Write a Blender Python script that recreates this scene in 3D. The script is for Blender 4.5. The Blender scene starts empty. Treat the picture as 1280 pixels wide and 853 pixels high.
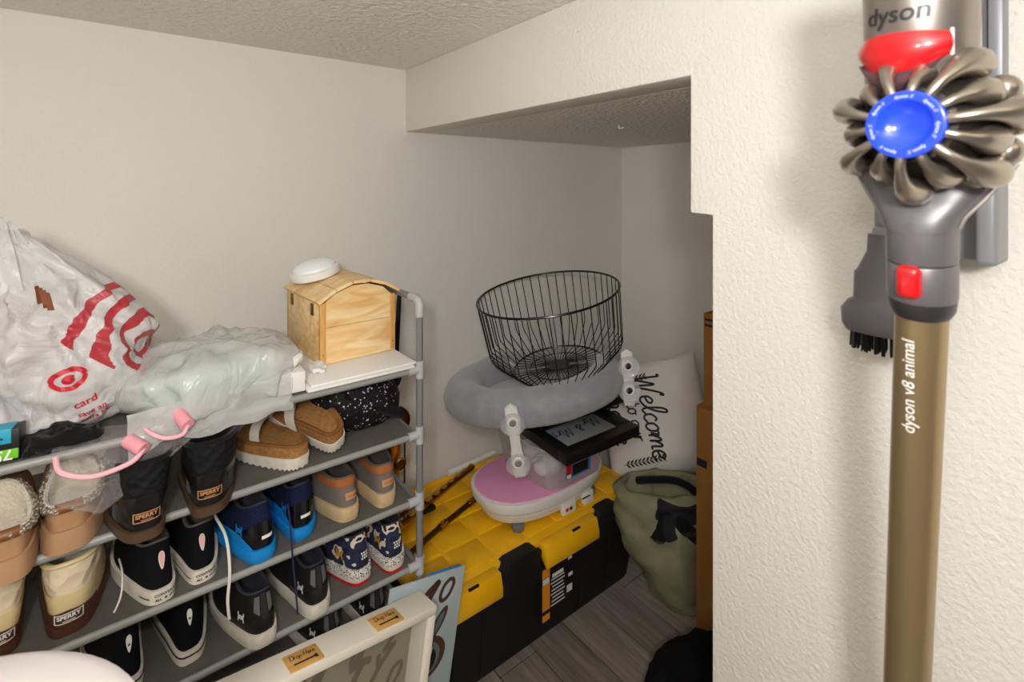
import bpy, bmesh, math, random
from mathutils import Vector, Matrix, noise
from mathutils.bvhtree import BVHTree
random.seed(7)
R = math.radians
PI = math.pi
SC = bpy.context.scene
COL = SC.collection

# ------------------------------------------------------------------ camera, world, light
cd = bpy.data.cameras.new('camera'); cam = bpy.data.objects.new('camera', cd); COL.objects.link(cam)
cam.location = (0, 0, 1.5); cam.rotation_euler = (R(90), 0, R(-37.62))
cd.sensor_width = 36; cd.lens = 17.775; cd.shift_y = -0.1496; cd.clip_start = 0.01
cd.dof.use_dof = True; cd.dof.focus_distance = 1.5; cd.dof.aperture_fstop = 6.3
SC.camera = cam
w = bpy.data.worlds.new('world'); SC.world = w; w.use_nodes = True
w.node_tree.nodes['Background'].inputs[0].default_value = (1.0, 0.88, 0.76, 1)
w.node_tree.nodes['Background'].inputs[1].default_value = 0.08
fl = bpy.data.lights.new('camera_flash', 'SPOT'); fo = bpy.data.objects.new('camera_flash', fl); COL.objects.link(fo)
fo.location = (0.01, 0.02, 1.63); fo.rotation_euler = (R(80), 0, R(-12))
fl.energy = 14; fl.spot_size = R(165); fl.spot_blend = 1.0; fl.shadow_soft_size = 0.035; fl.color = (0.98, 0.985, 1.0)
hl = bpy.data.lights.new('added_fill', 'POINT'); ho = bpy.data.objects.new('added_fill', hl); COL.objects.link(ho)  # added fill behind the camera, stands in for bounced flash; no such lamp
ho.location = (-0.28, -0.32, 1.69); hl.energy = 44; hl.shadow_soft_size = 0.07; hl.color = (1.0, 0.975, 0.945)
cl = bpy.data.lights.new('hall_ceiling_light', 'AREA'); co = bpy.data.objects.new('hall_ceiling_light', cl); COL.objects.link(co)
co.location = (0.25, -0.95, 1.93); cl.shape = 'DISK'; cl.size = 0.28; cl.energy = 2.2; cl.color = (1.0, 0.80, 0.60)
SC.view_settings.view_transform = 'Standard'; SC.view_settings.look = 'None'
SC.view_settings.gamma = 1; SC.view_settings.use_curve_mapping = False; SC.view_settings.exposure = 0.0

# ------------------------------------------------------------------ helpers
def lin(h):
    h = h.lstrip('#'); o = []
    for i in (0, 2, 4):
        c = int(h[i:i+2], 16) / 255
        o.append(c / 12.92 if c <= .04045 else ((c + .055) / 1.055) ** 2.4)
    return (o[0], o[1], o[2], 1)
MATS = {}
class NT:
    def __init__(s, name):
        s.m = bpy.data.materials.new(name); s.m.use_nodes = True; s.t = s.m.node_tree
        s.b = s.t.nodes['Principled BSDF']; s.out = s.t.nodes['Material Output']
        MATS[name] = s.m
    def n(s, typ, **kw):
        q = s.t.nodes.new(typ)
        for k, v in kw.items():
            if k.startswith('i_'):
                q.inputs[k[2:].replace('_', ' ')].default_value = v
            else: setattr(q, k, v)
        return q
    def l(s, a, b): s.t.links.new(a, b)
    def coord(s, scale=None):
        tc = s.n('ShaderNodeTexCoord')
        if scale is None: return tc.outputs['Object']
        mp = s.n('ShaderNodeMapping'); mp.inputs['Scale'].default_value = scale
        s.l(tc.outputs['Object'], mp.inputs[0]); return mp.outputs[0]
    def bump(s, src, strength, dist):
        b = s.n('ShaderNodeBump'); b.inputs['Strength'].default_value = strength; b.inputs['Distance'].default_value = dist
        s.l(src, b.inputs['Height']); s.l(b.outputs[0], s.b.inputs['Normal']); return b
    def ramp(s, src, stops, interp='LINEAR'):
        r = s.n('ShaderNodeValToRGB'); r.color_ramp.interpolation = interp
        e = r.color_ramp.elements
        while len(e) < len(stops): e.new(.5)
        for q, (p, c) in zip(e, stops): q.position = p; q.color = lin(c) if isinstance(c, str) else c
        s.l(src, r.inputs[0]); return r.outputs[0]
    def base(s, sock): s.l(sock, s.b.inputs['Base Color'])
def M(name, col, rough=.5, metal=0, bump=None, var=None, sheen=0, coat=0, spec=.5, vor=None):
    q = NT(name); b = q.b
    b.inputs['Base Color'].default_value = lin(col); b.inputs['Roughness'].default_value = rough
    b.inputs['Metallic'].default_value = metal; b.inputs['Sheen Weight'].default_value = sheen
    b.inputs['Coat Weight'].default_value = coat; b.inputs['Specular IOR Level'].default_value = spec
    co_ = q.coord()
    if bump:
        nz = q.n('ShaderNodeTexNoise'); nz.inputs['Scale'].default_value = bump[0]; nz.inputs['Detail'].default_value = 3
        q.l(co_, nz.inputs['Vector']); q.bump(nz.outputs[0], bump[1], bump[2])
    if vor:
        vz = q.n('ShaderNodeTexVoronoi'); vz.inputs['Scale'].default_value = vor[0]
        q.l(co_, vz.inputs['Vector']); q.bump(vz.outputs['Distance'], vor[1], vor[2])
    if var:
        nz = q.n('ShaderNodeTexNoise'); nz.inputs['Scale'].default_value = var[0]; nz.inputs['Detail'].default_value = 4
        q.l(co_, nz.inputs['Vector'])
        q.base(q.ramp(nz.outputs[0], [(.32, var[1]), (.68, col)]))
    return q.m

class MB:
    def __init__(s): s.V = []; s.F = []
    def add(s, V, F, mat=None):
        o = len(s.V)
        s.V += [tuple((mat @ Vector(v)) if mat else v) for v in V]
        s.F += [tuple(i + o for i in f) for f in F]; return s
    def box(s, x0, x1, y0, y1, z0, z1, mat=None):
        V = [(x, y, z) for z in (z0, z1) for y in (y0, y1) for x in (x0, x1)]
        return s.add(V, [(0, 2, 3, 1), (4, 5, 7, 6), (0, 1, 5, 4), (2, 6, 7, 3), (0, 4, 6, 2), (1, 3, 7, 5)], mat)
    def grid(s, rows, cu=False, cv=False, flip=False):
        n = len(rows); m = len(rows[0]); V = [tuple(p) for r in rows for p in r]; F = []
        for i in range(n if cu else n - 1):
            for j in range(m if cv else m - 1):
                a = i * m + j; b = i * m + (j + 1) % m; c = ((i + 1) % n) * m + (j + 1) % m; d = ((i + 1) % n) * m + j
                F.append((a, d, c, b) if flip else (a, b, c, d))
        return s.add(V, F)
    def fan(s, ring, c=None, flip=False):
        n = len(ring)
        if c is None: c = sum((Vector(p) for p in ring), Vector()) / n
        return s.add([tuple(p) for p in ring] + [tuple(c)], [((i + 1) % n, i, n) if flip else (i, (i + 1) % n, n) for i in range(n)])
    def loft(s, rings, cap0=True, cap1=True):
        s.grid(rings, cv=True)
        if cap0: s.fan(rings[0], flip=True)
        if cap1: s.fan(rings[-1])
        return s
    def tube(s, pts, r, n=8, closed=False, cap=True):
        pts = [Vector(p) for p in pts]; N = len(pts); rs = r if isinstance(r, (list, tuple)) else [r] * N
        up = None; rings = []
        for i in range(N):
            a = pts[(i - 1) % N] if (closed or i > 0) else pts[i]; b = pts[(i + 1) % N] if (closed or i < N - 1) else pts[i]
            t = (b - a).normalized()
            if up is None:
                up = Vector((0, 0, 1)) if abs(t.z) < .9 else Vector((1, 0, 0))
            x = up.cross(t).normalized(); up = t.cross(x).normalized()
            rings.append([pts[i] + (x * math.cos(2 * PI * k / n) + up * math.sin(2 * PI * k / n)) * rs[i] for k in range(n)])
        s.grid(rings, cu=closed, cv=True)
        if cap and not closed: s.fan(rings[0], flip=True); s.fan(rings[-1])
        return s
    def lathe(s, prof, n=32, mat=None, cap=True):
        rings = [[(r * math.cos(2 * PI * k / n), r * math.sin(2 * PI * k / n), z) for k in range(n)] for r, z in prof]
        t = MB(); t.loft(rings, cap, cap); return s.add(t.V, t.F, mat)
    def prism(s, poly, fn0, fn1):
        n = len(poly); V = [fn0(*p) for p in poly] + [fn1(*p) for p in poly]
        return s.add(V, [tuple(reversed(range(n))), tuple(range(n, 2 * n))] + [(i, (i + 1) % n, n + (i + 1) % n, n + i) for i in range(n)])
    def me(s, name, bevel=0, seg=2, smooth=True, ang=35, weld=True):
        m = bpy.data.meshes.new(name); m.from_pydata([tuple(v) for v in s.V], [], s.F)
        bm = bmesh.new(); bm.from_mesh(m)
        if weld: bmesh.ops.remove_doubles(bm, verts=bm.verts, dist=1e-5)
        bmesh.ops.recalc_face_normals(bm, faces=bm.faces)
        if bevel:
            ed = [e for e in bm.edges if len(e.link_faces) == 2 and e.calc_face_angle(0) > .5]
            bmesh.ops.bevel(bm, geom=ed, offset=bevel, segments=seg, affect='EDGES', profile=.5, clamp_overlap=True)
        bm.to_mesh(m); bm.free()
        if smooth:
            m.polygons.foreach_set('use_smooth', [True] * len(m.polygons)); m.set_sharp_from_angle(angle=R(ang))
        return m
    def build(s, name, mat, parent=None, **k):
        return link(name, s.me(name, **k), mat, parent)
    def bvh(s): return BVHTree.FromPolygons([Vector(v) for v in s.V], s.F)
def link(name, me, mat, parent=None):
    o = bpy.data.objects.new(name, me); COL.objects.link(o)
    m = MATS[mat] if isinstance(mat, str) else mat
    if len(me.materials) == 0: me.materials.append(m)
    if parent: o.parent = parent
    return o
def tag(o, label, cat, group=None):
    o['label'] = label; o['category'] = cat
    if group: o['group'] = group
    return o
def thing(name, label, cat, loc=(0, 0, 0), rot=(0, 0, 0), group=None):
    o = bpy.data.objects.new(name, None); COL.objects.link(o); o.empty_display_size = .05
    o.location = loc; o.rotation_euler = rot
    return tag(o, label, cat, group)
def struct(o): o['kind'] = 'structure'; return o
def ss(a, b, x):
    x = max(0, min(1, (x - a) / (b - a))); return x * x * (3 - 2 * x)
def lerp(a, b, t): return a + (b - a) * t
def catmull(P, k=6, closed=False):
    P = [Vector(p) for p in P]; n = len(P); o = []
    for i in range(n if closed else n - 1):
        g = (lambda j: P[j % n]) if closed else (lambda j: P[max(0, min(n - 1, j))])
        a, b, c, d = g(i - 1), g(i), g(i + 1), g(i + 2)
        for q in range(k):
            t = q / k
            o.append(.5 * ((2 * b) + (c - a) * t + (2 * a - 5 * b + 4 * c - d) * t * t + (3 * b - a - 3 * c + d) * t ** 3))
    if not closed: o.append(P[-1])
    return o
def rbox(name, mat, parent, x0, x1, y0, y1, z0, z1, bevel=.002, seg=2, **k):
    return MB().box(x0, x1, y0, y1, z0, z1).build(name, mat, parent, bevel=bevel, seg=seg, **k)

# ---- lettering
_tc = {}
def text2d(s, width=None, height=None, shear=0, bold=.018):
    key = (s, shear, bold)
    if key not in _tc:
        cu = bpy.data.curves.new('t', 'FONT'); cu.body = s; cu.shear = shear; cu.resolution_u = 3; cu.offset = bold
        o = bpy.data.objects.new('t', cu); COL.objects.link(o)
        dg = bpy.context.evaluated_depsgraph_get()
        me = bpy.data.meshes.new_from_object(o.evaluated_get(dg))
        _tc[key] = ([(v.co.x, v.co.y) for v in me.vertices], [tuple(p.vertices) for p in me.polygons])
        bpy.data.objects.remove(o); bpy.data.meshes.remove(me); bpy.data.curves.remove(cu)
    V, F = _tc[key]
    xs = [v[0] for v in V]; ys = [v[1] for v in V]
    k = width / (max(xs) - min(xs)) if width else height / (max(ys) - min(ys))
    cx, cy = (max(xs) + min(xs)) / 2, (max(ys) + min(ys)) / 2
    return [((x - cx) * k, (y - cy) * k) for x, y in V], F
G = {
 'e': (.36, [[(.02, .2), (.25, .27), (.3, .4), (.18, .46), (.06, .32), (.08, .08), (.22, 0), (.4, .12)]]),
 'l': (.3, [[(0, .05), (.2, .4), (.28, .85), (.2, .92), (.12, .7), (.12, .2), (.2, 0), (.34, .1)]]),
 'c': (.33, [[(.3, .38), (.2, .46), (.06, .3), (.08, .08), (.2, 0), (.36, .1)]]),
 'o': (.4, [[(.2, .45), (.06, .3), (.08, .06), (.2, 0), (.32, .15), (.3, .38), (.2, .45), (.3, .4), (.42, .42)]]),
 'm': (.56, [[(0, .1), (.06, .42), (.08, 0)], [(.08, .2), (.18, .42), (.26, .4), (.27, 0)], [(.27, .2), (.38, .42), (.46, .4), (.47, .06), (.58, .06)]]),
 'W': (.8, [[(0, .85), (.08, .9), (.16, .2), (.22, 0), (.4, .7), (.44, .1), (.5, 0), (.7, .8), (.8, .95), (.78, .8)]]),
 't': (.28, [[(.12, .75), (.1, .1), (.2, 0), (.3, .1)], [(0, .48), (.26, .5)]]),
 'u': (.42, [[(.02, .42), (.05, .1), (.16, 0), (.3, .15), (.33, .43), (.33, .08), (.44, .06)]]),
 'r': (.32, [[(.03, .1), (.08, .44), (.09, 0)], [(.09, .25), (.2, .42), (.32, .4)]]),
 's': (.28, [[(.26, .4), (.14, .46), (.06, .34), (.22, .18), (.18, .02), (.02, .05)]]),
 'h': (.42, [[(.06, .9), (.05, 0)], [(.05, .25), (.18, .44), (.3, .38), (.31, .06), (.42, .06)]]),
 'M': (.68, [[(0, 0), (.08, .5), (.16, .85), (.22, .6), (.3, .1), (.42, .6), (.52, .88), (.54, .4), (.58, 0), (.7, .1)]]),
 '&': (.5, [[(.45, .35), (.3, .05), (.12, 0), (.04, .15), (.3, .5), (.28, .72), (.14, .7), (.16, .5), (.45, .02)]]),
 'D': (.62, [[(.12, .85), (.1, 0)], [(0, .75), (.2, .92), (.5, .8), (.58, .4), (.4, .05), (.02, .02)]]),
 'H': (.58, [[(.1, .9), (.06, 0)], [(.5, .92), (.46, 0)], [(.05, .45), (.5, .5)]]),
 'p': (.38, [[(.05, .42), (.04, -.35)], [(.05, .3), (.2, .45), (.34, .3), (.26, .04), (.06, .06)]]),
 'a': (.42, [[(.32, .38), (.18, .46), (.05, .25), (.12, .02), (.25, .08), (.33, .4), (.33, .05), (.42, .05)]]),
 'd': (.5, [[(.32, .38), (.18, .46), (.05, .25), (.12, .02), (.25, .08), (.42, .95)], [(.42, .95), (.36, .05), (.46, .05)]]),
 'Z': (.6, [[(.05, .75), (.5, .82)], [(.5, .82), (.02, .02)], [(.02, .02), (.3, .12), (.55, .05)]]),
 'T': (.6, [[(0, .78), (.3, .84), (.62, .8)], [(.34, .84), (.28, .4), (.3, 0)]]),
 'Y': (.6, [[(.02, .8), (.2, .4)], [(.6, .95), (.3, .5), (.08, -.1)]]),
 'O': (.6, [[(.3, .8), (.08, .6), (.06, .2), (.25, 0), (.48, .2), (.52, .6), (.3, .8)]]),
 '1': (.4, [[(.0, .5), (.25, .85)], [(.25, .85), (.2, .4), (.22, 0)]]),
 '0': (.6, [[(.3, .85), (.08, .6), (.08, .2), (.28, 0), (.5, .2), (.52, .65), (.3, .85)]]),
 ' ': (.25, []),
}
def ribbon(P, wd):
    V = []; F = []; n = len(P)
    for i in range(n):
        a = P[max(0, i - 1)]; b = P[min(n - 1, i + 1)]
        d = Vector((b[0] - a[0], b[1] - a[1])); d = d.normalized() if d.length > 1e-9 else Vector((1, 0))
        k = wd / 2 * (1 if 0 < i < n - 1 else .7)
        V += [(P[i][0] - d.y * k, P[i][1] + d.x * k), (P[i][0] + d.y * k, P[i][1] - d.x * k)]
        if i: F.append((2 * i - 2, 2 * i - 1, 2 * i + 1, 2 * i))
    return V, F
def script2d(s, width, pen=.07, slant=.15, k=5):
    x = 0; V = []; F = []
    for ch in s:
        adv, st = G[ch]
        for q in st:
            P = catmull([(px + x + py * slant, py, 0) for px, py in q], k)
            v, f = ribbon(P, pen); o = len(V); V += v; F += [tuple(i + o for i in t) for t in f]
        x += adv
    xs = [v[0] for v in V]; ys = [v[1] for v in V]
    kk = width / (max(xs) - min(xs)); cx, cy = (max(xs) + min(xs)) / 2, (max(ys) + min(ys)) / 2
    return [((a - cx) * kk, (b - cy) * kk) for a, b in V], F
def join2d(*items):
    V = []; F = []
    for (v, f), dx, dy in items:
        o = len(V); V += [(a + dx, b + dy) for a, b in v]; F += [tuple(i + o for i in t) for t in f]
    return V, F
def rect2d(w_, h_): return [(-w_/2, -h_/2), (w_/2, -h_/2), (w_/2, h_/2), (-w_/2, h_/2)], [(0, 1, 2, 3)]
def gridrect2d(w_, h_, n=8, m=4):
    V = [(-w_/2 + w_*i/n, -h_/2 + h_*j/m) for j in range(m + 1) for i in range(n + 1)]
    return V, [(j*(n+1)+i, j*(n+1)+i+1, (j+1)*(n+1)+i+1, (j+1)*(n+1)+i) for j in range(m) for i in range(n)]
def ring2d(rx, ry, wd, n=40, a0=0, a1=2*PI):
    return ribbon([(rx * math.cos(a0 + (a1 - a0) * i / n), ry * math.sin(a0 + (a1 - a0) * i / n)) for i in range(n + 1)], wd)
def frame2d(w_, h_, wd):
    return join2d((rect2d(w_, wd), 0, h_/2 - wd/2), (rect2d(w_, wd), 0, -h_/2 + wd/2), (rect2d(wd, h_), -w_/2 + wd/2, 0), (rect2d(wd, h_), w_/2 - wd/2, 0))
def star2d(r):
    return [(r * (1 if i % 2 == 0 else .4) * math.sin(i * PI / 5), r * (1 if i % 2 == 0 else .4) * math.cos(i * PI / 5)) for i in range(10)], [tuple(reversed(range(10)))]
def rot2d(vf, ang):
    c, s = math.cos(ang), math.sin(ang)
    return [(a * c - b * s, a * s + b * c) for a, b in vf[0]], vf[1]
def decal(name, vf, mat, parent, O, U, Vv, bvh=None, D=None, off=.0008, seg=.004):
    """flat print: planar on O,U,V or laid on a surface along D"""
    O, U, Vv = Vector(O), Vector(U), Vector(Vv)
    if D is None: D = -(U.cross(Vv))
    D = Vector(D).normalized(); out = []; last = None
    if bvh:
        bm = bmesh.new(); vs = [bm.verts.new((a, b, 0)) for a, b in vf[0]]
        for f in vf[1]:
            try: bm.faces.new([vs[i] for i in f])
            except ValueError: pass
        bmesh.ops.triangulate(bm, faces=bm.faces)
        for _ in range(4):
            ed = [e for e in bm.edges if e.calc_length() > seg]
            if not ed: break
            bmesh.ops.subdivide_edges(bm, edges=ed, cuts=1)
            bmesh.ops.triangulate(bm, faces=[f for f in bm.faces if len(f.verts) > 3])
        bm.verts.index_update(); vf = ([(v.co.x, v.co.y) for v in bm.verts], [tuple(v.index for v in f.verts) for f in bm.faces]); bm.free()
    for a, b in vf[0]:
        p = O + U * a + Vv * b
        if bvh:
            h = bvh.ray_cast(p - D * .3, D)
            if h[0] is not None: last = (h[0] - p).dot(D)
            p = p + D * (last or 0)
        out.append(p - D * off)
    mb = MB(); mb.add(out, vf[1])
    return mb.build(name, mat, parent, smooth=False, weld=False)

# ------------------------------------------------------------------ materials
def wallmat(name, col, scale, strength, dist):
    q = NT(name); q.b.inputs['Base Color'].default_value = lin(col); q.b.inputs['Roughness'].default_value = .75
    c = q.coord(); a = q.n('ShaderNodeTexNoise'); a.inputs['Scale'].default_value = scale; a.inputs['Detail'].default_value = 4
    q.l(c, a.inputs['Vector']); q.bump(a.outputs[0], strength, dist)
wallmat('wall_paint', '#e9e5dd', 120, .6, .004)
wallmat('ceiling_paint', '#f3efe6', 60, 1.0, .014)
M('white_paper', '#e8e6e2', .6); M('white_plastic', '#e9e7e3', .35); M('white_frame', '#eee6d6', .45)
M('black_plastic', '#101011', .45, bump=(300, .1, .001)); M('black_gloss', '#0b0b0c', .25); M('black_fabric', '#0c0c0e', .9, bump=(400, .5, .002), sheen=.1, spec=.2)
M('black_canvas', '#0d0d10', .95, bump=(900, .4, .001), spec=.15); M('tube_grey', '#77777a', .4); M('rail_grey', '#8f8e8a', .4); M('joint_grey', '#adb0b0', .45)
M('shelf_fabric', '#67635d', .9, bump=(700, .5, .001), spec=.2, var=(40, '#5e5a54'))
M('red', '#c40e16', .35, coat=.5); M('print_red', '#c2182c', .5); M('print_white', '#e4e0da', .6); M('print_black', '#17161a', .7); M('print_brown', '#4a2f1c', .7)
M('yellow_plastic', '#fbc010', .45, bump=(260, .25, .001), var=(12, '#f0b208')); M('orange_print', '#e8920f', .6)
M('tote_black', '#0b0b0c', .6, bump=(220, .2, .001))
M('pink_pad', '#f3a3cd', .6, vor=(210, .5, .002)); M('pink_foam', '#e79aa6', .7, bump=(250, .4, .002)); M('pink_rubber', '#efb4bb', .4)
M('plush_grey', '#a2a2a9', 1.0, bump=(220, .8, .004), var=(18, '#92929a'), sheen=.6, spec=.1)
M('olive', '#918d70', .7, bump=(60, .5, .004), var=(6, '#787659'), spec=.25); M('navy_lining', '#12131c', .85)
M('cardboard', '#a0703f', .85, bump=(90, .15, .001), var=(9, '#93642f'), spec=.15); M('cardboard_tape', '#8a5c2c', .35)
M('brass', '#c79a3a', .22, 1.0); M('brass_dark', '#6d5522', .35, 1.0)
M('linen', '#e3ddd6', .95, bump=(350, .5, .0015), spec=.1, var=(5, '#dcd5cd'))
M('nickel', '#9a928b', .36, .85); M('nickel_dark', '#5d5650', .36, .85); M('iron_grey', '#6a676a', .38, .35); M('dock_grey', '#8c8e94', .4, .2); M('dark_ring', '#2c2a2b', .4)
M('cyclone_metal', '#a79e92', .28, .9); M('blue_cap', '#1f46e0', .22, coat=.6); M('blue_print', '#b9c6ff', .5); M('mauve', '#4b2f35', .35)
q = NT('wand_gold'); q.b.inputs['Base Color'].default_value = lin('#a38f6a'); q.b.inputs['Metallic'].default_value = .75; q.b.inputs['Roughness'].default_value = .36
M('chrome', '#d8d8dc', .12, 1.0)
# wood
def woodmat(name, a, b, rough=.5, scale=(6, 40, 40), dist=3.0):
    q = NT(name); c = q.coord(scale)
    n1 = q.n('ShaderNodeTexNoise'); n1.inputs['Scale'].default_value = 1.6; n1.inputs['Detail'].default_value = 6; n1.inputs['Distortion'].default_value = dist
    q.l(c, n1.inputs['Vector']); q.base(q.ramp(n1.outputs[0], [(.3, a), (.7, b)]))
    q.b.inputs['Roughness'].default_value = rough; q.bump(n1.outputs[0], .08, .001)
woodmat('pine', '#e0ad66', '#f6dcab', .45, (5, 14, 22), 1.2); woodmat('pine_edge', '#c88d46', '#e0ad66', .5, (30, 30, 5), 1)
woodmat('plaque_wood', '#cf9a4c', '#dcae64', .6, (20, 90, 90), .5)
q = NT('floor_plank'); c = q.coord((14, 1.2, 14))
n1 = q.n('ShaderNodeTexNoise'); n1.inputs['Scale'].default_value = 3; n1.inputs['Detail'].default_value = 8; n1.inputs['Distortion'].default_value = 1.2
q.l(c, n1.inputs['Vector']); oi = q.n('ShaderNodeObjectInfo')
col1 = q.ramp(n1.outputs[0], [(.3, '#70665c'), (.55, '#8a7f75'), (.75, '#9d9287')])
hs = q.n('ShaderNodeHueSaturation'); mr = q.n('ShaderNodeMapRange'); mr.inputs[3].default_value = .8; mr.inputs[4].default_value = 1.1
q.l(oi.outputs['Random'], mr.inputs[0]); q.l(mr.outputs[0], hs.inputs['Value']); q.l(col1, hs.inputs['Color']); q.base(hs.outputs[0])
q.b.inputs['Roughness'].default_value = .45; q.bump(n1.outputs[0], .15, .001)
M('floor_gap', '#15120f', .9)
# thin plastics
def filmmat(name, col, alpha, trans, rough=.25, wr=(16, .6, .012)):
    q = NT(name); q.b.inputs['Base Color'].default_value = lin(col); q.b.inputs['Roughness'].default_value = rough
    c = q.coord(); v = q.n('ShaderNodeTexNoise'); v.inputs['Scale'].default_value = wr[0]; v.inputs['Detail'].default_value = 5; v.inputs['Distortion'].default_value = 1.2
    q.l(c, v.inputs['Vector'])
    ab = q.n('ShaderNodeMath', operation='SUBTRACT'); ab.inputs[1].default_value = .5; q.l(v.outputs[0], ab.inputs[0])
    a2 = q.n('ShaderNodeMath', operation='ABSOLUTE'); q.l(ab.outputs[0], a2.inputs[0])
    q.bump(a2.outputs[0], wr[1], wr[2])
    tl = q.n('ShaderNodeBsdfTranslucent'); tl.inputs[0].default_value = lin(col)
    tp = q.n('ShaderNodeBsdfTransparent')
    m1 = q.n('ShaderNodeMixShader'); m1.inputs[0].default_value = trans; q.l(q.b.outputs[0], m1.inputs[1]); q.l(tl.outputs[0], m1.inputs[2])
    m2 = q.n('ShaderNodeMixShader'); m2.inputs[0].default_value = 1 - alpha; q.l(m1.outputs[0], m2.inputs[1]); q.l(tp.outputs[0], m2.inputs[2])
    q.l(m2.outputs[0], q.out.inputs[0]); return q
filmmat('bag_grey_film', '#e2e1dd', .58, .15, .13, (11, .8, .02)); filmmat('bag_clear_film', '#e8e0dc', .17, .1, .10, (14, 1.0, .03)); filmmat('bin_clear', '#dcdad6', .34, .1, .15, (4, .02, .001)); filmmat('cup_clear', '#f0f0f2', .36, .05, .08, (4, .02, .001)); filmmat('glass_pane', '#cfc8b4', .10, 0, .05, (2, .0, .001))
q = filmmat('bag_white_film', '#dedcda', .84, .18, .34, (9, .9, .025))
c = q.coord()
def vmath(op, a, b): 
    n_ = q.n('ShaderNodeVectorMath', operation=op); q.l(a, n_.inputs[0])
    if b is not None: n_.inputs[1].default_value = b
    return n_
dn = vmath('DISTANCE', c, (.150, -.035, .135)); nz = q.n('ShaderNodeTexNoise'); nz.inputs['Scale'].default_value = 22; q.l(c, nz.inputs['Vector'])
ad = q.n('ShaderNodeMath', operation='MULTIPLY_ADD'); q.l(nz.outputs[0], ad.inputs[0]); ad.inputs[1].default_value = .016; q.l(dn.outputs['Value'], ad.inputs[2])
md = q.n('ShaderNodeMath', operation='PINGPONG'); md.inputs[1].default_value = .0170; q.l(ad.outputs[0], md.inputs[0])
gt = q.n('ShaderNodeMath', operation='LESS_THAN'); gt.inputs[1].default_value = .0080; q.l(md.outputs[0], gt.inputs[0])
lt = q.n('ShaderNodeMath', operation='LESS_THAN'); lt.inputs[1].default_value = .150; q.l(ad.outputs[0], lt.inputs[0])
pl = vmath('DOT_PRODUCT', c, (.62, 0, .78)); g2 = q.n('ShaderNodeMath', operation='GREATER_THAN'); g2.inputs[1].default_value = .150; q.l(pl.outputs['Value'], g2.inputs[0])
m1 = q.n('ShaderNodeMath', operation='MULTIPLY'); q.l(gt.outputs[0], m1.inputs[0]); q.l(lt.outputs[0], m1.inputs[1])
m2 = q.n('ShaderNodeMath', operation='MULTIPLY'); q.l(m1.outputs[0], m2.inputs[0]); q.l(g2.outputs[0], m2.inputs[1])
mx = q.n('ShaderNodeMix', data_type='RGBA'); q.l(m2.outputs[0], mx.inputs[0]); mx.inputs[6].default_value = lin('#dedcda'); mx.inputs[7].default_value = lin('#c41530'); q.base(mx.outputs[2])
# shoes
M('suede_tan', '#b08a68', .95, bump=(300, .5, .001), var=(30, '#9f7957'), spec=.1); M('suede_sole', '#a9825f', .9, bump=(200, .3, .001))
M('sheepskin', '#d8cdb8', 1, bump=(160, 1, .006), sheen=.4, spec=.1); M('leather_brown', '#7a4d28', .45, bump=(200, .2, .001))
q = NT('braid'); c = q.coord(); wv = q.n('ShaderNodeTexVoronoi'); wv.inputs['Scale'].default_value = 230; q.l(c, wv.inputs['Vector']); q.base(q.ramp(wv.outputs['Distance'], [(.15, '#d8cfbf'), (.55, '#6f5c4a')])); q.bump(wv.outputs['Distance'], .6, -.002); q.b.inputs['Roughness'].default_value = .9
M('rubber_black', '#161514', .28, bump=(120, .15, .001)); M('quilt_black', '#111114', .75, vor=(70, .6, .006), spec=.25); M('gum_sole', '#4f3a28', .55)
M('boot_cream', '#d6c294', .4, bump=(60, .3, .002), var=(20, '#c6ae7c')); M('quilt_cream', '#d8c7a8', .6, vor=(45, .7, .008)); M('boot_brown', '#4c2a1a', .5)
M('sole_white', '#ddd5c8', .6, var=(60, '#cfc5b6')); M('sole_cream', '#cfb48c', .6, var=(40, '#bfa37a')); M('shoe_lining', '#2b2c36', .9); M('canvas_lining', '#5a524b', .9)
M('navy_mesh', '#141a38', .85, vor=(260, .6, .002), spec=.2); M('blue_foam', '#0b86cf', .5); M('taupe', '#6f655f', .9, bump=(300, .4, .001)); M('rust_trim', '#a4602c', .8, bump=(250, .4, .001)); M('tan_patch', '#c58f62', .6); M('black_mesh', '#151515', .8, vor=(330, .7, .002), spec=.25); M('gold_print', '#b98d2a', .4)
M('cork', '#a97a44', .9, var=(120, '#8d6030'), bump=(160, .4, .002)); M('footbed', '#94653a', 1, bump=(260, .5, .001), var=(26, '#7f5430'), spec=.1); M('strap_cream', '#d9d0c0', .5); M('lace_white', '#d8d2c4', .9); M('lace_black', '#17171a', .9); M('lace_navy', '#1b2142', .9); M('grey_patch', '#5b565a', .7, bump=(400, .5, .001)); M('mauve_mesh', '#231d21', .9)
q = NT('camo'); c = q.coord(); v = q.n('ShaderNodeTexNoise'); v.inputs['Scale'].default_value = 34; v.inputs['Detail'].default_value = 1; q.l(c, v.inputs['Vector']); q.base(q.ramp(v.outputs[0], [(0, '#12142a'), (.44, '#1c2244'), (.55, '#d9c7b4'), (.63, '#12142a'), (.70, '#b0202f')], 'CONSTANT')); q.b.inputs['Roughness'].default_value = .85
q = NT('speckle'); c = q.coord(); v = q.n('ShaderNodeTexVoronoi'); v.inputs['Scale'].default_value = 330; q.l(c, v.inputs['Vector']); q.base(q.ramp(v.outputs['Distance'], [(0, '#1a1a20'), (.42, '#e4ddd4')], 'CONSTANT'))
q = NT('sequin'); c = q.coord(); v = q.n('ShaderNodeTexVoronoi'); v.inputs['Scale'].default_value = 300; q.l(c, v.inputs['Vector']); sp = q.n('ShaderNodeSeparateColor'); q.l(v.outputs['Color'], sp.inputs[0])
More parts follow.
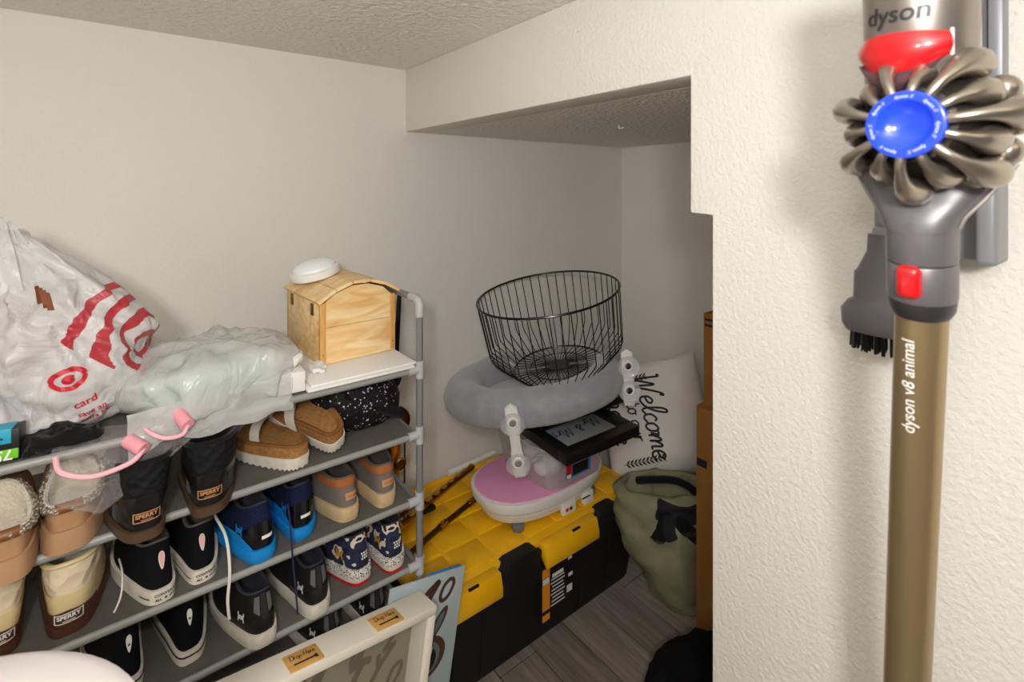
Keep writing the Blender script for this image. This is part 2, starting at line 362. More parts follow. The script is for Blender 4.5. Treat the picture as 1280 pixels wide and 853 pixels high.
nb = q.n('ShaderNodeTexNoise'); nb.inputs['Scale'].default_value = 5; q.l(c, nb.inputs['Vector']); ml = q.n('ShaderNodeMath', operation='MULTIPLY'); q.l(sp.outputs[0], ml.inputs[0]); q.l(nb.outputs[0], ml.inputs[1])
q.base(q.ramp(sp.outputs[0], [(0, '#0b0b0d'), (.90, '#2c2c32'), (.955, '#c8c8d0')], 'CONSTANT')); q.b.inputs['Roughness'].default_value = .7; q.b.inputs['Specular IOR Level'].default_value = .3
M('teal_cloth', '#b4d3cb', .9, bump=(30, .5, .01)); M('sign_blue', '#b3bfc2', .8, var=(8, '#a3b0b5')); M('sign_edge', '#2f74b8', .6); M('mount_cloth', '#878069', .9, bump=(300, .5, .002), var=(4, '#7b765f')); M('panel_grey', '#8e9194', .5); M('label_blue', '#2a74b8', .5); M('pack_cyan', '#2aa0bd', .4); M('pack_green', '#6fbf1e', .4); M('hamper_white', '#e6dedd', .35); M('brown_item', '#8a4b25', .7); M('light_dome', '#eef0f0', .25); M('pink_strip', '#d9a6a0', .6); M('ear_grey', '#5f6f74', .7)

# ------------------------------------------------------------------ setting
CZ, SZ, WY, PX, FX = 1.955, 1.717, 1.80, 0.867, 2.137
PW = .144
fl_o = struct(MB().box(-1.4, FX + .1, -1.2, WY + .1, -.10, -.004).build('floor', 'floor_gap'))
pm = None; k = 0
for i in range(-17, 9):
    x0 = 1.061 + i * PW
    if x0 < -1.4 or x0 + PW > FX + .05: continue
    offy = [(-.35), (.22), (-.75), (.05)][i % 4]
    ys = [-1.2] + [y for y in (offy - 1.2, offy, offy + 1.2) if -1.1 < y < WY - .05] + [WY]
    for a, b in zip(ys[:-1], ys[1:]):
        rbox('plank', 'floor_plank', fl_o, x0 + .0018, x0 + PW - .0018, a + .0018, b - .0018, -.010, 0, bevel=.0015, seg=1)
struct(MB().box(-1.5, FX + .1, -1.2, WY + .1, CZ, CZ + .1).build('ceiling', 'ceiling_paint'))
struct(MB().box(-1.5, FX + .1, WY, WY + .1, -.1, CZ).build('wall_back', 'wall_paint'))
struct(MB().box(FX, FX + .1, -1.2, WY, -.1, CZ).build('wall_far', 'wall_paint'))
struct(MB().box(-1.5, -1.4, -1.2, WY, -.1, CZ).build('wall_left', 'wall_paint'))
poly = [(-1.2, 0), (.517, 0), (.517, 1.449), (.5626, 1.452), (.5626, SZ), (WY, SZ), (WY, CZ), (-1.2, CZ)]
wr = MB().prism(poly, lambda y, z: (PX, y, z), lambda y, z: (PX + .1, y, z)).build('wall_right', 'wall_paint', bevel=.004, seg=2)
struct(wr)
struct(MB().box(PX + .1, FX, -1.2, WY, SZ, SZ + .08).build('ceiling_alcove', 'ceiling_paint'))
nl = MB(); nl.tube([(1.36, 1.16, SZ - .012), (1.36, 1.16, SZ + .01)], .002, 6); nl.tube([(1.36, 1.16, SZ - .012), (1.375, 1.15, SZ - .008)], .002, 6)
tag(nl.build('nail_hook', 'white_paper'), 'tiny white bent nail sticking out of the low alcove ceiling', 'hook')

# ------------------------------------------------------------------ shoe rack
RX0, RX1, RY0, RY1 = -.30, .604, 1.172, 1.50
TZ = [.04, .205, .37, .535, .70, .868, 1.035]
rk = thing('shoe_rack', 'grey tube shoe rack with fabric shelves full of footwear', 'rack', (0, 0, 0))
for x in (RX0, RX1):
    for y in (RY0, RY1):
        MB().tube([(x, y, 0), (x, y, 1.19)], .0088, 12).build('post', 'tube_grey', rk)
    mb = MB(); P = [(x, RY0, 1.17), (x, RY0, 1.2), (x, RY0 + .006, 1.209), (x, RY0 + .018, 1.213), (x, RY0 + .05, 1.213)]
    mb.tube(P, .0112, 12).build('elbow', 'joint_grey', rk)
    P = [(x, RY1, 1.17), (x, RY1, 1.2), (x, RY1 - .006, 1.209), (x, RY1 - .018, 1.213), (x, RY1 - .05, 1.213)]
    MB().tube(P, .0112, 12).build('elbow', 'joint_grey', rk)
    MB().tube([(x, RY0 + .04, 1.213), (x, RY1 - .04, 1.213)], .0088, 12).build('top_rail', 'tube_grey', rk)
for z in TZ:
    for y in (RY0, RY1):
        MB().tube([(RX0, y, z), (RX1, y, z)], .0085, 12).build('rail', 'rail_grey', rk)
        for x, d in ((RX0, 1), (RX1, -1)):
            m_ = MB(); m_.tube([(x, y, z - .022), (x, y, z + .022)], .0115, 12); m_.tube([(x, y, z), (x + d * .032, y, z)], .0112, 12)
            m_.build('connector', 'joint_grey', rk)
    for x in (RX0, RX1):
        MB().tube([(x, RY0, z - .012), (x, RY1, z - .012)], .0075, 10).build('side_rail', 'tube_grey', rk)
    rows = [[(lerp(RX0 + .02, RX1 - .02, i / 12), lerp(RY0 - .003, RY1 + .003, j / 6), z + .0088 - .004 * math.sin(PI * i / 12) * math.sin(PI * j / 6)) for j in range(7)] for i in range(13)]
    m_ = MB(); m_.grid(rows); m_.grid([[(a, b, c_ - .003) for a, b, c_ in r] for r in rows], flip=True)
    m_.build('shelf', 'shelf_fabric', rk)

# ------------------------------------------------------------------ shoes
class Shoe:
    def __init__(s, L=.28, W=.098, hw=.072, soleH=.03, soleT=.022, hz=.075, sz=.05, fz=.085, toeH=.045, cf=.42, cw=.064, side=1, lean=.010, spring=.012, n=52, puff=.0):
        s.__dict__.update(locals()); del s.__dict__['s']
    def out(s, th, off=0):
        y = s.L / 2 * (1 - math.cos(th)); sn = math.sin(th)
        h = lerp(s.hw, s.W, ss(.12, .66, y / s.L)) / 2
        x = math.copysign(abs(sn) ** lerp(.60, .74, ss(0, .6, y / s.L)), sn) * h * (1 + off / h)
        y2 = s.L / 2 + (y - s.L / 2) * (1 + 2 * off / s.L)
        return x + s.side * .010 * math.sin(PI * y / s.L), y2, y
    def sp(s, y): return s.spring * max(0, (y / s.L - .68) / .32) ** 2
    def zs(s, y): return lerp(s.soleH, s.soleT, ss(.1, .7, y / s.L)) + s.sp(y)
    def collar(s, th):
        w_ = (1 - math.cos(th)) / 2; y = lerp(s.lean, s.cf * s.L, w_); sn = math.sin(th)
        x = math.copysign(abs(sn) ** lerp(.66, .8, w_), sn) * s.cw / 2 + s.side * .010 * math.sin(PI * y / s.L)
        return Vector((x, y, s.zs(y) + s.hz * (1 - w_) ** 2 + s.sz * 2 * w_ * (1 - w_) + s.fz * w_ * w_))
    def S(s, th, p, off=0):
        if off:
            e = .02; a = s.S(th + e, p) - s.S(th - e, p); b = s.S(th, min(p + .02, 1)) - s.S(th, max(0, p - .02))
            nn = a.cross(b)
            return s.S(th, p) + (nn.normalized() if nn.length > 0 else Vector((0, 0, 1))) * off
        x, y2, y = s.out(th, -.004); P0 = Vector((x, y2, s.zs(y) * .85)); P3 = s.collar(th)
        c_ = ss(.45, 1, (1 - math.cos(th)) / 2)
        P1 = P0 + Vector((0, 0, lerp(.35 * (P3.z - P0.z), s.toeH * 1.25, c_)))
        P1.x *= 1 + s.puff; P1.y -= s.puff * .03 * (1 - c_)
        hp = P3 - Vector((0, 0, .35 * (P3.z - P0.z))); hp.x *= 1 + s.puff; hp.y -= s.puff * .03
        tp = P3 + Vector(((P0.x - P3.x) * .45, (P0.y - P3.y) * .42, -.30 * (P3.z - P0.z)))
        P2 = hp.lerp(tp, c_); t = p
        return P0 * (1 - t) ** 3 + P1 * 3 * t * (1 - t) ** 2 + P2 * 3 * t * t * (1 - t) + P3 * t ** 3
    def ths(s): return [2 * PI * i / s.n for i in range(s.n)]
    def upper(s, N=12): return MB().grid([[s.S(th, j / N) for th in s.ths()] for j in range(N + 1)], cv=True)
    def patch(s, t0, t1, p0, p1, off=.0012, n=12, m=6, f=None):
        rows = []
        for j in range(m + 1):
            rows.append([])
            for i in range(n + 1):
                u = i / n; v = j / m; a, b = p0, p1
                if f: a, b = f(u, p0, p1)
                rows[-1].append(s.S(lerp(t0, t1, u), lerp(a, b, v), off))
        return MB().grid(rows)
    def lining(s):
        rings = []
        for k, dz in ((0, 0), (.003, .003), (.007, .001), (.009, -.012)):
            rings.append([])
            for th in s.ths():
                P = s.collar(th); cx = s.side * .010 * math.sin(PI * P.y / s.L)
                rings[-1].append(Vector((cx + (P.x - cx) * (1 - k / (s.cw / 2)), lerp(P.y, s.cf * s.L / 2, k * 14), P.z + dz)))
        rings.append([Vector((math.sin(th) * s.cw * .42 + s.side * .006, lerp(s.lean + .008, s.cf * s.L * 1.02, (1 - math.cos(th)) / 2), s.soleH + .016)) for th in s.ths()])
        m = MB().grid(rings, cv=True); m.fan(rings[-1]); return m
    def layer(s, f0, f1, o0, o1, o_mid=None, ridge=0, n=None):
        n = n or s.n; T = [2 * PI * i / n for i in range(n)]; rings = []
        seq = [(f0, o0 - .002), (f0, o0), ((f0 + f1) / 2, o_mid if o_mid is not None else (o0 + o1) / 2), (f1, o1), (f1, o1 - .003)]
        for q_, (f, o) in enumerate(seq):
            rings.append([])
            for i, th in enumerate(T):
                rg = ridge if (q_ in (0, 1) and i % 2) else 0
                x, y2, y = s.out(th, o - rg); rings[-1].append(Vector((x, y2, s.sp(y) + (s.zs(y) - s.sp(y)) * f + (rg * 1.2 if q_ < 2 else 0))))
        return MB().loft(rings)
    def laces(s, k=5, p0=.5, p1=.93, half=.28, r=.0016, off=.004):
        m = MB()
        for i in range(k):
            p = lerp(p0, p1, i / max(1, k - 1)); d = half * lerp(.55, 1, i / max(1, k - 1))
            q0 = p + (.05 if i % 2 else -.0)
            m.tube([s.S(PI - d + 2 * d * j / 6, min(1, lerp(p, q0, j / 6)), off + .0015 * math.sin(PI * j / 6)) for j in range(7)], r, 6)
        return m
    def tongue(s, h=.03, half=.5):
        rows = []
        for j in range(7):
            v = j / 6; rows.append([])
            for i in range(9):
                th = lerp(PI - half, PI + half, i / 8); P = s.S(th, .80 + .2 * min(1, v / .5))
                up = max(0, v - .45) * h / .55
                rows[-1].append(P + Vector((0, -.004 - up * .25, .003 + up)))
        m = MB().grid(rows); m.grid([[p + Vector((0, -.005, 0)) for p in r] for r in rows], flip=True); return m
def root_shoe(name, label, loc, yaw, group, pitch=0, roll=0, cat='shoe'):
    t = thing(name, label, cat, loc, (pitch, roll, R(yaw)), group); return t
Xa, Ya, Za = Vector((1, 0, 0)), Vector((0, 1, 0)), Vector((0, 0, 1))
HEEL = dict(U=Xa, Vv=Za, D=Ya)
def ua_logo(w_): 
    a = ring2d(w_ * .36, w_ * .44, w_ * .17, 18, PI - .25, 2 * PI + .25); b = ring2d(w_ * .36, w_ * .44, w_ * .17, 18, -.25, PI + .25)
    return join2d((a, 0, w_ * .32), (b, 0, -w_ * .32))
def mule(label, loc, yaw, side):
    t = root_shoe('suede_mule', label, loc, yaw, 'tan suede mules')
    s = Shoe(L=.285, W=.108, hw=.092, soleH=.036, soleT=.030, hz=.040, sz=.028, fz=.075, toeH=.055, cf=.50, cw=.080, side=side, lean=.010, spring=.008)
    s.layer(0, 1.0, .004, .001, .004).build('sole', 'suede_sole', t)
    s.upper().build('upper', 'suede_tan', t); s.lining().build('lining', 'sheepskin', t)
    P = [s.collar(2 * PI * i / 72) + Vector((0, 0, -.004)) for i in range(72)]
    cx = sum(P, Vector()) / 72
    P = [p + (p - cx).normalized() * .002 for p in P]
    MB().tube(P, [.0062 + .0012 * math.sin(i * PI / 1.5) for i in range(72)], 8, closed=True).build('braided_trim', 'braid', t)
    rows = []
    for j in range(9):
        a = lerp(-2.2, 2.0, j / 8)
        rows.append([s.collar(2 * PI * (i - 3) / 60) + Vector((0, 0, -.004)) + (Vector((0, -1, 0)) * math.cos(a) + Za * math.sin(a)) * .0086 for i in range(7)])
    MB().grid(rows).build('heel_tab', 'leather_brown', t)
    return t
mule('tan suede mule with braided collar at the end of the shelf', (-.146, 1.115, .877), 6, -1)
mule('tan suede mule with braided collar beside black rubber boot', (-.074, 1.150, .877), 4, 1)

def duckboot(label, loc, yaw, side, style):
    t = root_shoe('duck_boot', label, loc, yaw, style + ' quilted duck boots', cat='boot')
    s = Shoe(L=.28, W=.10, hw=.080, soleH=.015, soleT=.014, hz=.124 if style == 'black' else .112, sz=.120 if style == 'black' else .108, fz=.120 if style == 'black' else .110, toeH=.055, cf=.44, cw=.096 if style == 'black' else .084, side=side, lean=-.004, spring=.006, puff=.05)
    rub, quilt, sole, pm_, pc = (('rubber_black', 'quilt_black', 'gum_sole', 'rubber_black', 'tan_patch') if style == 'black' else ('boot_cream', 'quilt_cream', 'boot_brown', 'boot_brown', 'print_white'))
    s.layer(0, 1.15, .0045, .0055).build('sole', sole, t)
    up = s.upper(16); up.build('shaft', quilt, t); s.lining().build('lining', 'black_fabric' if style == 'black' else 'sheepskin', t)
    rows = [[s.S(th, .46 * j / 8 * (1.0 + .12 * math.cos(th)), .003 if j < 8 else .0005) for th in s.ths()] for j in range(9)]
    low = MB().grid(rows, cv=True); low.build('rubber_shell', rub, t)
    if style == 'black': s.patch(-.20, .20, .08, .50, .0045, 6, 8).build('heel_strip', rub, t)
    if style != 'black':
        f = lambda u, a, b: (a, b - .07 * abs(2 * u - 1))
        s.patch(-.8, .8, 0, .28, .0055, 20, 6, f).build('heel_patch', 'boot_brown', t)
    b = low.bvh(); z0 = .044 if style == 'black' else .034
    o = dict(bvh=b, off=.0062 if style == 'black' else .0078, **HEEL); O = (0, 0, z0)
    decal('logo_frame', frame2d(.040, .018, .0016), pc, t, O, **o)
    decal('logo_lettering', join2d((text2d('SPERRY', .033, bold=.03), 0, .0022), (rect2d(.018, .0012), 0, -.0052)), pc, t, O, **o)
    P = [s.collar(2 * PI * i / 40) for i in range(40)]
    MB().tube(P, .0045, 8, closed=True).build('collar_binding', 'black_fabric' if style == 'black' else 'boot_cream', t)
    return t
duckboot('black quilted duck boot beside the tan suede mule', (.034, 1.105, .877), 2, -1, 'black')
duckboot('black quilted duck boot beside the cork sandal', (.132, 1.115, .877), -2, 1, 'black')
duckboot('cream quilted duck boot at the end of its shelf', (-.165, 1.20, .709), 10, -1, 'cream')
duckboot('cream quilted duck boot beside black canvas sneaker', (-.075, 1.19, .709), 4, 1, 'cream')

def sandal(label, loc, rot, side):
    t = thing('platform_sandal', label, 'sandal', loc, rot, 'cork platform sandals')
    s = Shoe(L=.265, W=.098, hw=.080, soleH=.050, soleT=.042, side=side, spring=.006, n=60)
    s.layer(0, .34, .0015, .0015, ridge=.0022, n=90).build('outsole', 'sole_white', t)
    s.layer(.34, .52, .0028, .0028).build('welt', 'sole_white', t)
    s.layer(.52, .96, 0, .001).build('cork_midsole', 'cork', t)
    rings = []
    for k, f, dz in ((.0, .96, 0), (.0, 1.0, .004), (-.006, 1.0, .004), (-.016, .92, 0), (-.032, .90, 0)):
        rings.append([])
        for th in s.ths():
            x, y2, y = s.out(th, k); rings[-1].append(Vector((x, y2, s.zs(y) * f + dz)))
    m = MB().grid(rings, cv=True); m.fan(rings[-1]); m.build('footbed', 'footbed', t)
    bv = m.bvh()
    decal('footbed_stamp', ring2d(.010, .006, .0016, 24), 'print_brown', t, (0, .05, .05), Xa, Ya, bv, (0, 0, -1), .001)
    for ya, yb, hh in ((.105, .185, .045), (.19, .115, .052)):
        rows = []
        for i in range(15):
            u = i / 14; a = PI * u; rr = []
            for j in range(5):
                yy = lerp(ya, yb, u) + (j / 4 - .5) * .034 * (1 - .25 * math.sin(a))
                hwid = lerp(s.hw, s.W, ss(.12, .66, yy / s.L)) / 2 + .001
                rr.append(Vector((-math.cos(a) * hwid, yy, s.soleH * .72 + math.sin(a) ** .7 * hh)))
            rows.append(rr)
        st = MB().grid(rows); st.grid([[p - Vector((0, 0, .003)) + Vector((-p.x * .04, 0, 0)) for p in r] for r in rows], flip=True)
        st.build('strap', 'strap_cream', t)
    return t
sandal('cork platform sandal standing flat beside the black boot', (.318, 1.178, .877), (0, 0, R(21)), -1)
sandal('cork platform sandal tipped on its edge by the glittery bag', (.405, 1.192, .886), (R(14), R(-16), R(21)), 1)

def chuck(label, loc, yaw, side, pitch=0, high=False, text=True):
    t = root_shoe('canvas_sneaker', label, loc, yaw, 'black canvas sneakers', pitch)
    s = Shoe(L=.28, W=.098, hw=.074, soleH=.024, soleT=.022, hz=.082 if not high else .10, sz=.052 if not high else .085, fz=.098 if not high else .108, toeH=.045, cf=.48, cw=.055, side=side, lean=.020, spring=.008)
    so = s.layer(0, 1.05, .0015, .0015); so.build('sole', 'sole_white', t)
    s.layer(.62, .74, .0024, .0024).build('sole_stripe', 'print_black', t) if not text else None
    up = s.upper(); up.build('upper', 'black_canvas', t); s.lining().build('lining', 'canvas_lining', t)
    s.laces(6).build('laces', 'lace_white', t); s.tongue(.018).build('tongue', 'black_canvas', t)
    s.patch(PI - .75, PI + .75, 0, .28, .001, 14, 5).build('toe_cap', 'sole_white', t)
    b = up.bvh(); o = dict(bvh=b, off=.0016, **HEEL)
    zt = s.soleH + s.hz * .60
    tear = [(0.0035 * math.sin(a) * (1.25 - .55 * math.cos(a)), -.015 * math.cos(a)) for a in [2 * PI * i / 20 for i in range(20)]]
    decal('heel_tab', (tear, [tuple(range(20))]), 'pink_strip' if not high else 'print_white', t, (0, 0, zt), **o)
    if high: decal('heel_star', star2d(.0035), 'print_black', t, (0, 0, zt - .002), bvh=b, off=.0022, **HEEL)
    else: decal('heel_tab_edge', ribbon(tear + tear[:1], .0009), 'print_white', t, (0, 0, zt), bvh=b, off=.002, **HEEL)
    if text:
        bs = so.bvh(); o = dict(bvh=bs, off=.0012, **HEEL)
        decal('sole_lettering', join2d((text2d('CONVERSE', .036, bold=.03), 0, .0045), (text2d('ALL', .011, bold=.05), -.012, -.004), (star2d(.0038), 0, -.004), (text2d('STAR', .014, bold=.05), .0125, -.004)), 'print_black', t, (.004, 0, .0125), **o)
        for sx in (-1, 1):
            decal('sole_stripe', gridrect2d(.012, .0024), 'print_black', t, (sx * .030 + .003, 0, .0115), **o)
    return t
chuck('black canvas sneaker with white lettered sole beside the cream boot', (.062, 1.172, .709), 8, -1)
chuck('black canvas sneaker with white lettered sole beside the blue runner', (.130, 1.182, .709), 8, 1)
chuck('tall black canvas sneaker with white star tab, under the cream boots', (.012, 1.20, .544), 8, -1, high=True, text=False)
chuck('tall black canvas sneaker with white star tab, beside black trainer', (.110, 1.20, .544), 7, 1, high=True, text=False)
for P_ in ([(.150, 1.30, .80), (.158, 1.24, .796), (.170, 1.19, .775), (.172, 1.158, .725), (.168, 1.155, .67), (.171, 1.156, .628)],):
    rows = [[p + Vector((d, 0, 0)) for d in (-.0026, .0026)] for p in catmull(P_, 5)]
    m_ = MB().grid(rows); m_.grid([[p + Vector((0, .0014, 0)) for p in r] for r in rows], flip=True)
    tag(m_.build('shoelace', 'lace_white'), 'flat white shoelace hanging over the shelf rail', 'shoelace')
tag(MB().tube(catmull([(-.005, 1.25, .775), (.0, 1.20, .775), (-.002, 1.168, .755), (-.012, 1.158, .735)], 5), .0016, 6).build('shoelace', 'lace_white'), 'short white lace end dangling beside the black boot sole', 'shoelace')
tag(MB().tube(catmull([(.290, 1.19, .80), (.288, 1.16, .77), (.290, 1.148, .70), (.296, 1.142, .62), (.298, 1.14, .585)], 5), .002, 6).build('shoelace', 'lace_navy'), 'dark navy lace hanging between blue runner and black trainer', 'shoelace')

def runner(label, loc, yaw, side, style):
    t = root_shoe('running_shoe', label, loc, yaw, {'blue': 'navy and blue runners', 'camo': 'patterned navy runners', 'black': 'black white-soled trainers'}[style])
    s = Shoe(L=.285, W=.104, hw=.080, soleH={'blue': .030, 'camo': .034, 'black': .028}[style], soleT=.024 if style != 'black' else .019, hz=.086 if style == 'blue' else .076, sz=.052, fz=.098, toeH=.046, cf=.46, cw=.058, side=side, lean=.018, spring=.014, puff=.11)
    if style == 'blue':
        so = s.layer(0, 1.0, -.001, .004, .006); so.build('midsole', 'blue_foam', t)
        up = s.upper(); up.build('upper', 'navy_mesh', t)
        f = lambda u, a, b: (a, b * (.55 + .45 * math.sin(PI * u)))
        s.patch(-1.1, 1.1, 0, .62, .0022, 18, 6, f).build('heel_counter', 'black_gloss', t)
        for sg in (-1, 1): s.patch(sg * .25, sg * 2.3, 0, .40, .0034, 18, 5, lambda u, a, b: (a, b * math.sin(PI * u) ** .8 + .01)).build('side_wing', 'blue_foam', t)
        b = up.bvh()
        decal('reflective_bar', gridrect2d(.022, .0065), 'print_white', t, (.006, 0, .052), bvh=b, off=.0036, **HEEL)
        decal('side_logo', ua_logo(.024), 'blue_foam', t, (0, .045, .062), Vector((0, -1, 0)), Za, b, Xa, .003)
        s.laces(5).build('laces', 'lace_navy', t); tg = 'navy_mesh'
    elif style == 'camo':
        s.layer(0, .22, 0, 0).build('outsole', 'red', t)
        s.layer(.22, .55, .001, .003, .003).build('midsole', 'sole_white', t)
        s.layer(.55, 1.12, .003, .002, .004).build('speckled_midsole', 'speckle', t)
        up = s.upper(); up.build('upper', 'camo', t); b = up.bvh()
        decal('side_logo', ua_logo(.026), 'gold_print', t, (0, .05, .066), Vector((0, -1, 0)), Za, b, Xa, .0025)
        decal('heel_mark', join2d(*[(rect2d(.004, .0035), (i % 3 - 1) * .006 + (.002 if i // 3 % 2 else 0), (i // 3 - 1) * .0055) for i in range(9)]), 'print_white', t, (.004, 0, .064), bvh=b, off=.0015, **HEEL)
        s.laces(5).build('laces', 'lace_white', t); tg = 'camo'
    else:
        s.layer(0, 1.0, .002, .003, .005).build('midsole', 'sole_cream' if False else 'sole_white', t)
        up = s.upper(); up.build('upper', 'black_mesh', t); b = up.bvh()
        f = lambda u, a, b: (a, b * (.6 + .4 * math.sin(PI * u)))
        s.patch(-1.2, 1.2, 0, .42, .0015, 18, 5, f).build('heel_counter', 'black_plastic', t)
        for sg in (-1, 1): s.patch(sg * .10, sg * .34, .48, .93, .0022, 4, 6, lambda u, a, b: (a + .12 * u, b)).build('heel_strip', 'grey_patch', t)
        s.patch(-.06, .06, .40, .97, .0030, 4, 8).build('pull_strip', 'mauve_mesh', t)
        decal('heel_logo', ua_logo(.022), 'print_white', t, s.S(-.85, .42), Vector((.62, -.78, 0)).normalized(), Za, b, Vector((.78, .62, 0)), .003)
        s.laces(6).build('laces', 'lace_black', t); tg = 'black_mesh'
    s.lining().build('lining', 'shoe_lining', t); s.tongue(.018).build('tongue', tg, t)
    return t
runner('navy mesh runner with bright blue sole beside black canvas sneaker', (.238, 1.165, .709), 5, -1, 'blue')
runner('navy mesh runner with bright blue sole beside taupe slip-on', (.322, 1.185, .709), 4, 1, 'blue')
runner('navy patterned runner with red outsole beside black trainer', (.462, 1.185, .544), 6, -1, 'camo')
runner('navy patterned runner with red outsole beside the rack post', (.540, 1.172, .544), 2, 1, 'camo')
runner('black trainer with white sole beside the tall canvas sneaker', (.238, 1.150, .544), 6, -1, 'black')
runner('black trainer with white sole beside the patterned runner', (.350, 1.156, .544), 8, 1, 'black')
runner('black trainer with white sole on the low shelf behind white frame', (.40, 1.21, .379), 4, -1, 'black')
runner('black trainer with white sole on the low shelf below patterned runners', (.51, 1.21, .379), 2, 1, 'black')

def slipon(label, loc, yaw, side):
    t = root_shoe('slip_on_shoe', label, loc, yaw, 'taupe slip-on shoes')
    s = Shoe(L=.28, W=.102, hw=.080, soleH=.031, soleT=.024, hz=.066, sz=.048, fz=.092, toeH=.045, cf=.52, cw=.062, side=side, lean=.016, spring=.008, puff=.05)
    s.layer(0, .3, 0, .001).build('outsole', 'sole_cream', t); s.layer(.32, 1.08, .002, .0015, .003).build('midsole', 'sole_cream', t)
    up = s.upper(); up.build('upper', 'taupe', t); s.lining().build('lining', 'canvas_lining', t)
    rows = [[s.S(th, p, o) for th in s.ths()] for p, o in ((.72, .0005), (.74, .002), (.88, .0028), (.995, .0022))]
    MB().grid(rows, cv=True).build('collar_trim', 'rust_trim', t)
    b = up.bvh()
    decal('heel_patch', gridrect2d(.034, .015), 'tan_patch', t, (.006, 0, .056), bvh=b, off=.0016, **HEEL)
    decal('heel_lettering', text2d('OLUKAI', .026), 'leather_brown', t, (.006, 0, .056), bvh=b, off=.0026, **HEEL)
    s.laces(3, .7, .9, .5).build('laces', 'leather_brown', t); s.tongue(.018).build('tongue', 'taupe', t)
    return t
slipon('taupe slip-on shoe with rust collar beside the blue runner', (.431, 1.185, .709), 3, -1)
slipon('taupe slip-on shoe with rust collar beside the rack post', (.522, 1.182, .709), 2, 1)

# ------------------------------------------------------------------ bags and soft things
def blob(rx, ry, rz, e1=.7, e2=.7, amp=.01, freq=9, seed=0, n=56, m=32, flat=0, ridged=True, stretch=(1, 1, 1)):
    rows = []; pw = lambda v, e: math.copysign(abs(v) ** e, v)
    for j in range(m + 1):
        ph = -PI / 2 + PI * j / m; rows.append([])
        for i in range(n):
            th = 2 * PI * i / n
            d = Vector((pw(math.cos(ph), e1) * pw(math.cos(th), e2), pw(math.cos(ph), e1) * pw(math.sin(th), e2), pw(math.sin(ph), e1)))
            p = Vector((d.x * rx, d.y * ry, d.z * rz)); q_ = Vector((p.x * stretch[0], p.y * stretch[1], p.z * stretch[2])) * freq + Vector((seed * 7.3, seed * 3.1, seed))
            v = noise.noise(q_) + .5 * noise.noise(q_ * 2.3) + .25 * noise.noise(q_ * 5)
            if ridged: v = .45 - 1.6 * abs(noise.noise(q_)) - .8 * abs(noise.noise(q_ * 2.1)) - .4 * abs(noise.noise(q_ * 4.4)) + .5
            p += d.normalized() * v * amp if d.length else Vector()
            if p.z < -rz + flat: p.z = -rz + flat
            rows[-1].append(p + Vector((0, 0, rz - flat)))
    return MB().grid(rows, cv=True)
def shift(mb, d): mb.V = [tuple(Vector(v) + Vector(d)) for v in mb.V]; return mb
# target shopping bag
bz = 1.046
tb = thing('shopping_bag', 'white plastic shopping bag with red ring print on the rack top', 'bag', (-.12, 1.335, bz))
prof = [(.0, 0, .105, .085), (.012, 0, .14, .105), (.05, .0, .158, .118), (.10, .0, .168, .122), (.16, .005, .165, .115), (.205, .0, .145, .098), (.245, -.004, .118, .08), (.285, -.012, .088, .058), (.32, -.025, .062, .040), (.35, -.040, .036, .028), (.375, -.050, .018, .016)]
rows = []
pr = [Vector((a, b, c_)) for a, b, c_, d_ in prof]; dd = [d_ for *_x, d_ in prof]
PP = catmull([(a, b, c_) for a, b, c_, _ in prof], 9); DD = catmull([(d_, 0, 0) for d_ in dd], 9)
for j, (p, d_) in enumerate(zip(PP, DD)):
    rows.append([])
    for i in range(200):
        th = 2 * PI * i / 200; e = .8
        x = math.copysign(abs(math.cos(th)) ** e, math.cos(th)); y = math.copysign(abs(math.sin(th)) ** e, math.sin(th))
        q_ = Vector((x * p.z + p.y, y * d_.x, p.x)); nn = Vector((x, y, 0)).normalized()
        qa = Vector((q_.x * 9 + q_.z * 7, q_.y * 9, q_.z * 5 - q_.x * 5))
        v = .55 - 1.5 * abs(noise.noise(qa)) - .9 * abs(noise.noise(qa * 2.3 + Vector((4, 1, 2)))) - .45 * abs(noise.noise(qa * 5))
        k_ = .023 * ss(.0, .03, p.x) * (1 if p.x < .28 else .6)
        fa = math.atan2(q_.x + .05, .40 - q_.z); pl_v = noise.noise(Vector((fa * 7, q_.y * 6, 3))) + .6 * noise.noise(Vector((fa * 17, q_.y * 6, 8)))
        rows[-1].append(q_ + nn * (v * k_ + pl_v * .012 * ss(.04, .12, p.x)))
tm = MB().grid(rows, cv=True); tm.fan(rows[-1]); tm.fan(rows[0], flip=True)
def inhole(v):
    return v[1] < 0 and (((v[0] + .085) / .008) ** 2 + ((v[2] - .250) / .024) ** 2 < 1 or ((v[0] - .005 + (v[2] - .25) * .5) / .010) ** 2 + ((v[2] - .248) / .022) ** 2 < 1)
tm.F = [f for f in tm.F if not inhole(sum((Vector(tm.V[i]) for i in f), Vector()) / len(f))]
tm.build('bag_body', 'bag_white_film', tb, ang=60)
bv = tm.bvh(); Dv = Vector((-.12, 1, 0)).normalized(); Uv = Vector((1, .12, 0)).normalized(); Wv = Vector((-.16, 0, 1)).normalized()
U2 = (Uv + Za * .16).normalized()
Og = Vector((.040, -.1, .108))
decal('ring_logo', join2d((ring2d(.024, .0155, .008), 0, 0), (ring2d(.006, .004, .008, 16), 0, 0)), 'print_red', tb, Og, U2, Wv, bv, Dv, .0015)
decal('printed_words', rot2d(join2d((text2d('card', .034), .0, .0), (text2d('save an', .042), .004, -.024), (text2d('extra 5%', .044), .006, -.036)), .12), 'print_red', tb, Og + Vector((.024, 0, -.046)), U2, Wv, bv, Dv, .0015)
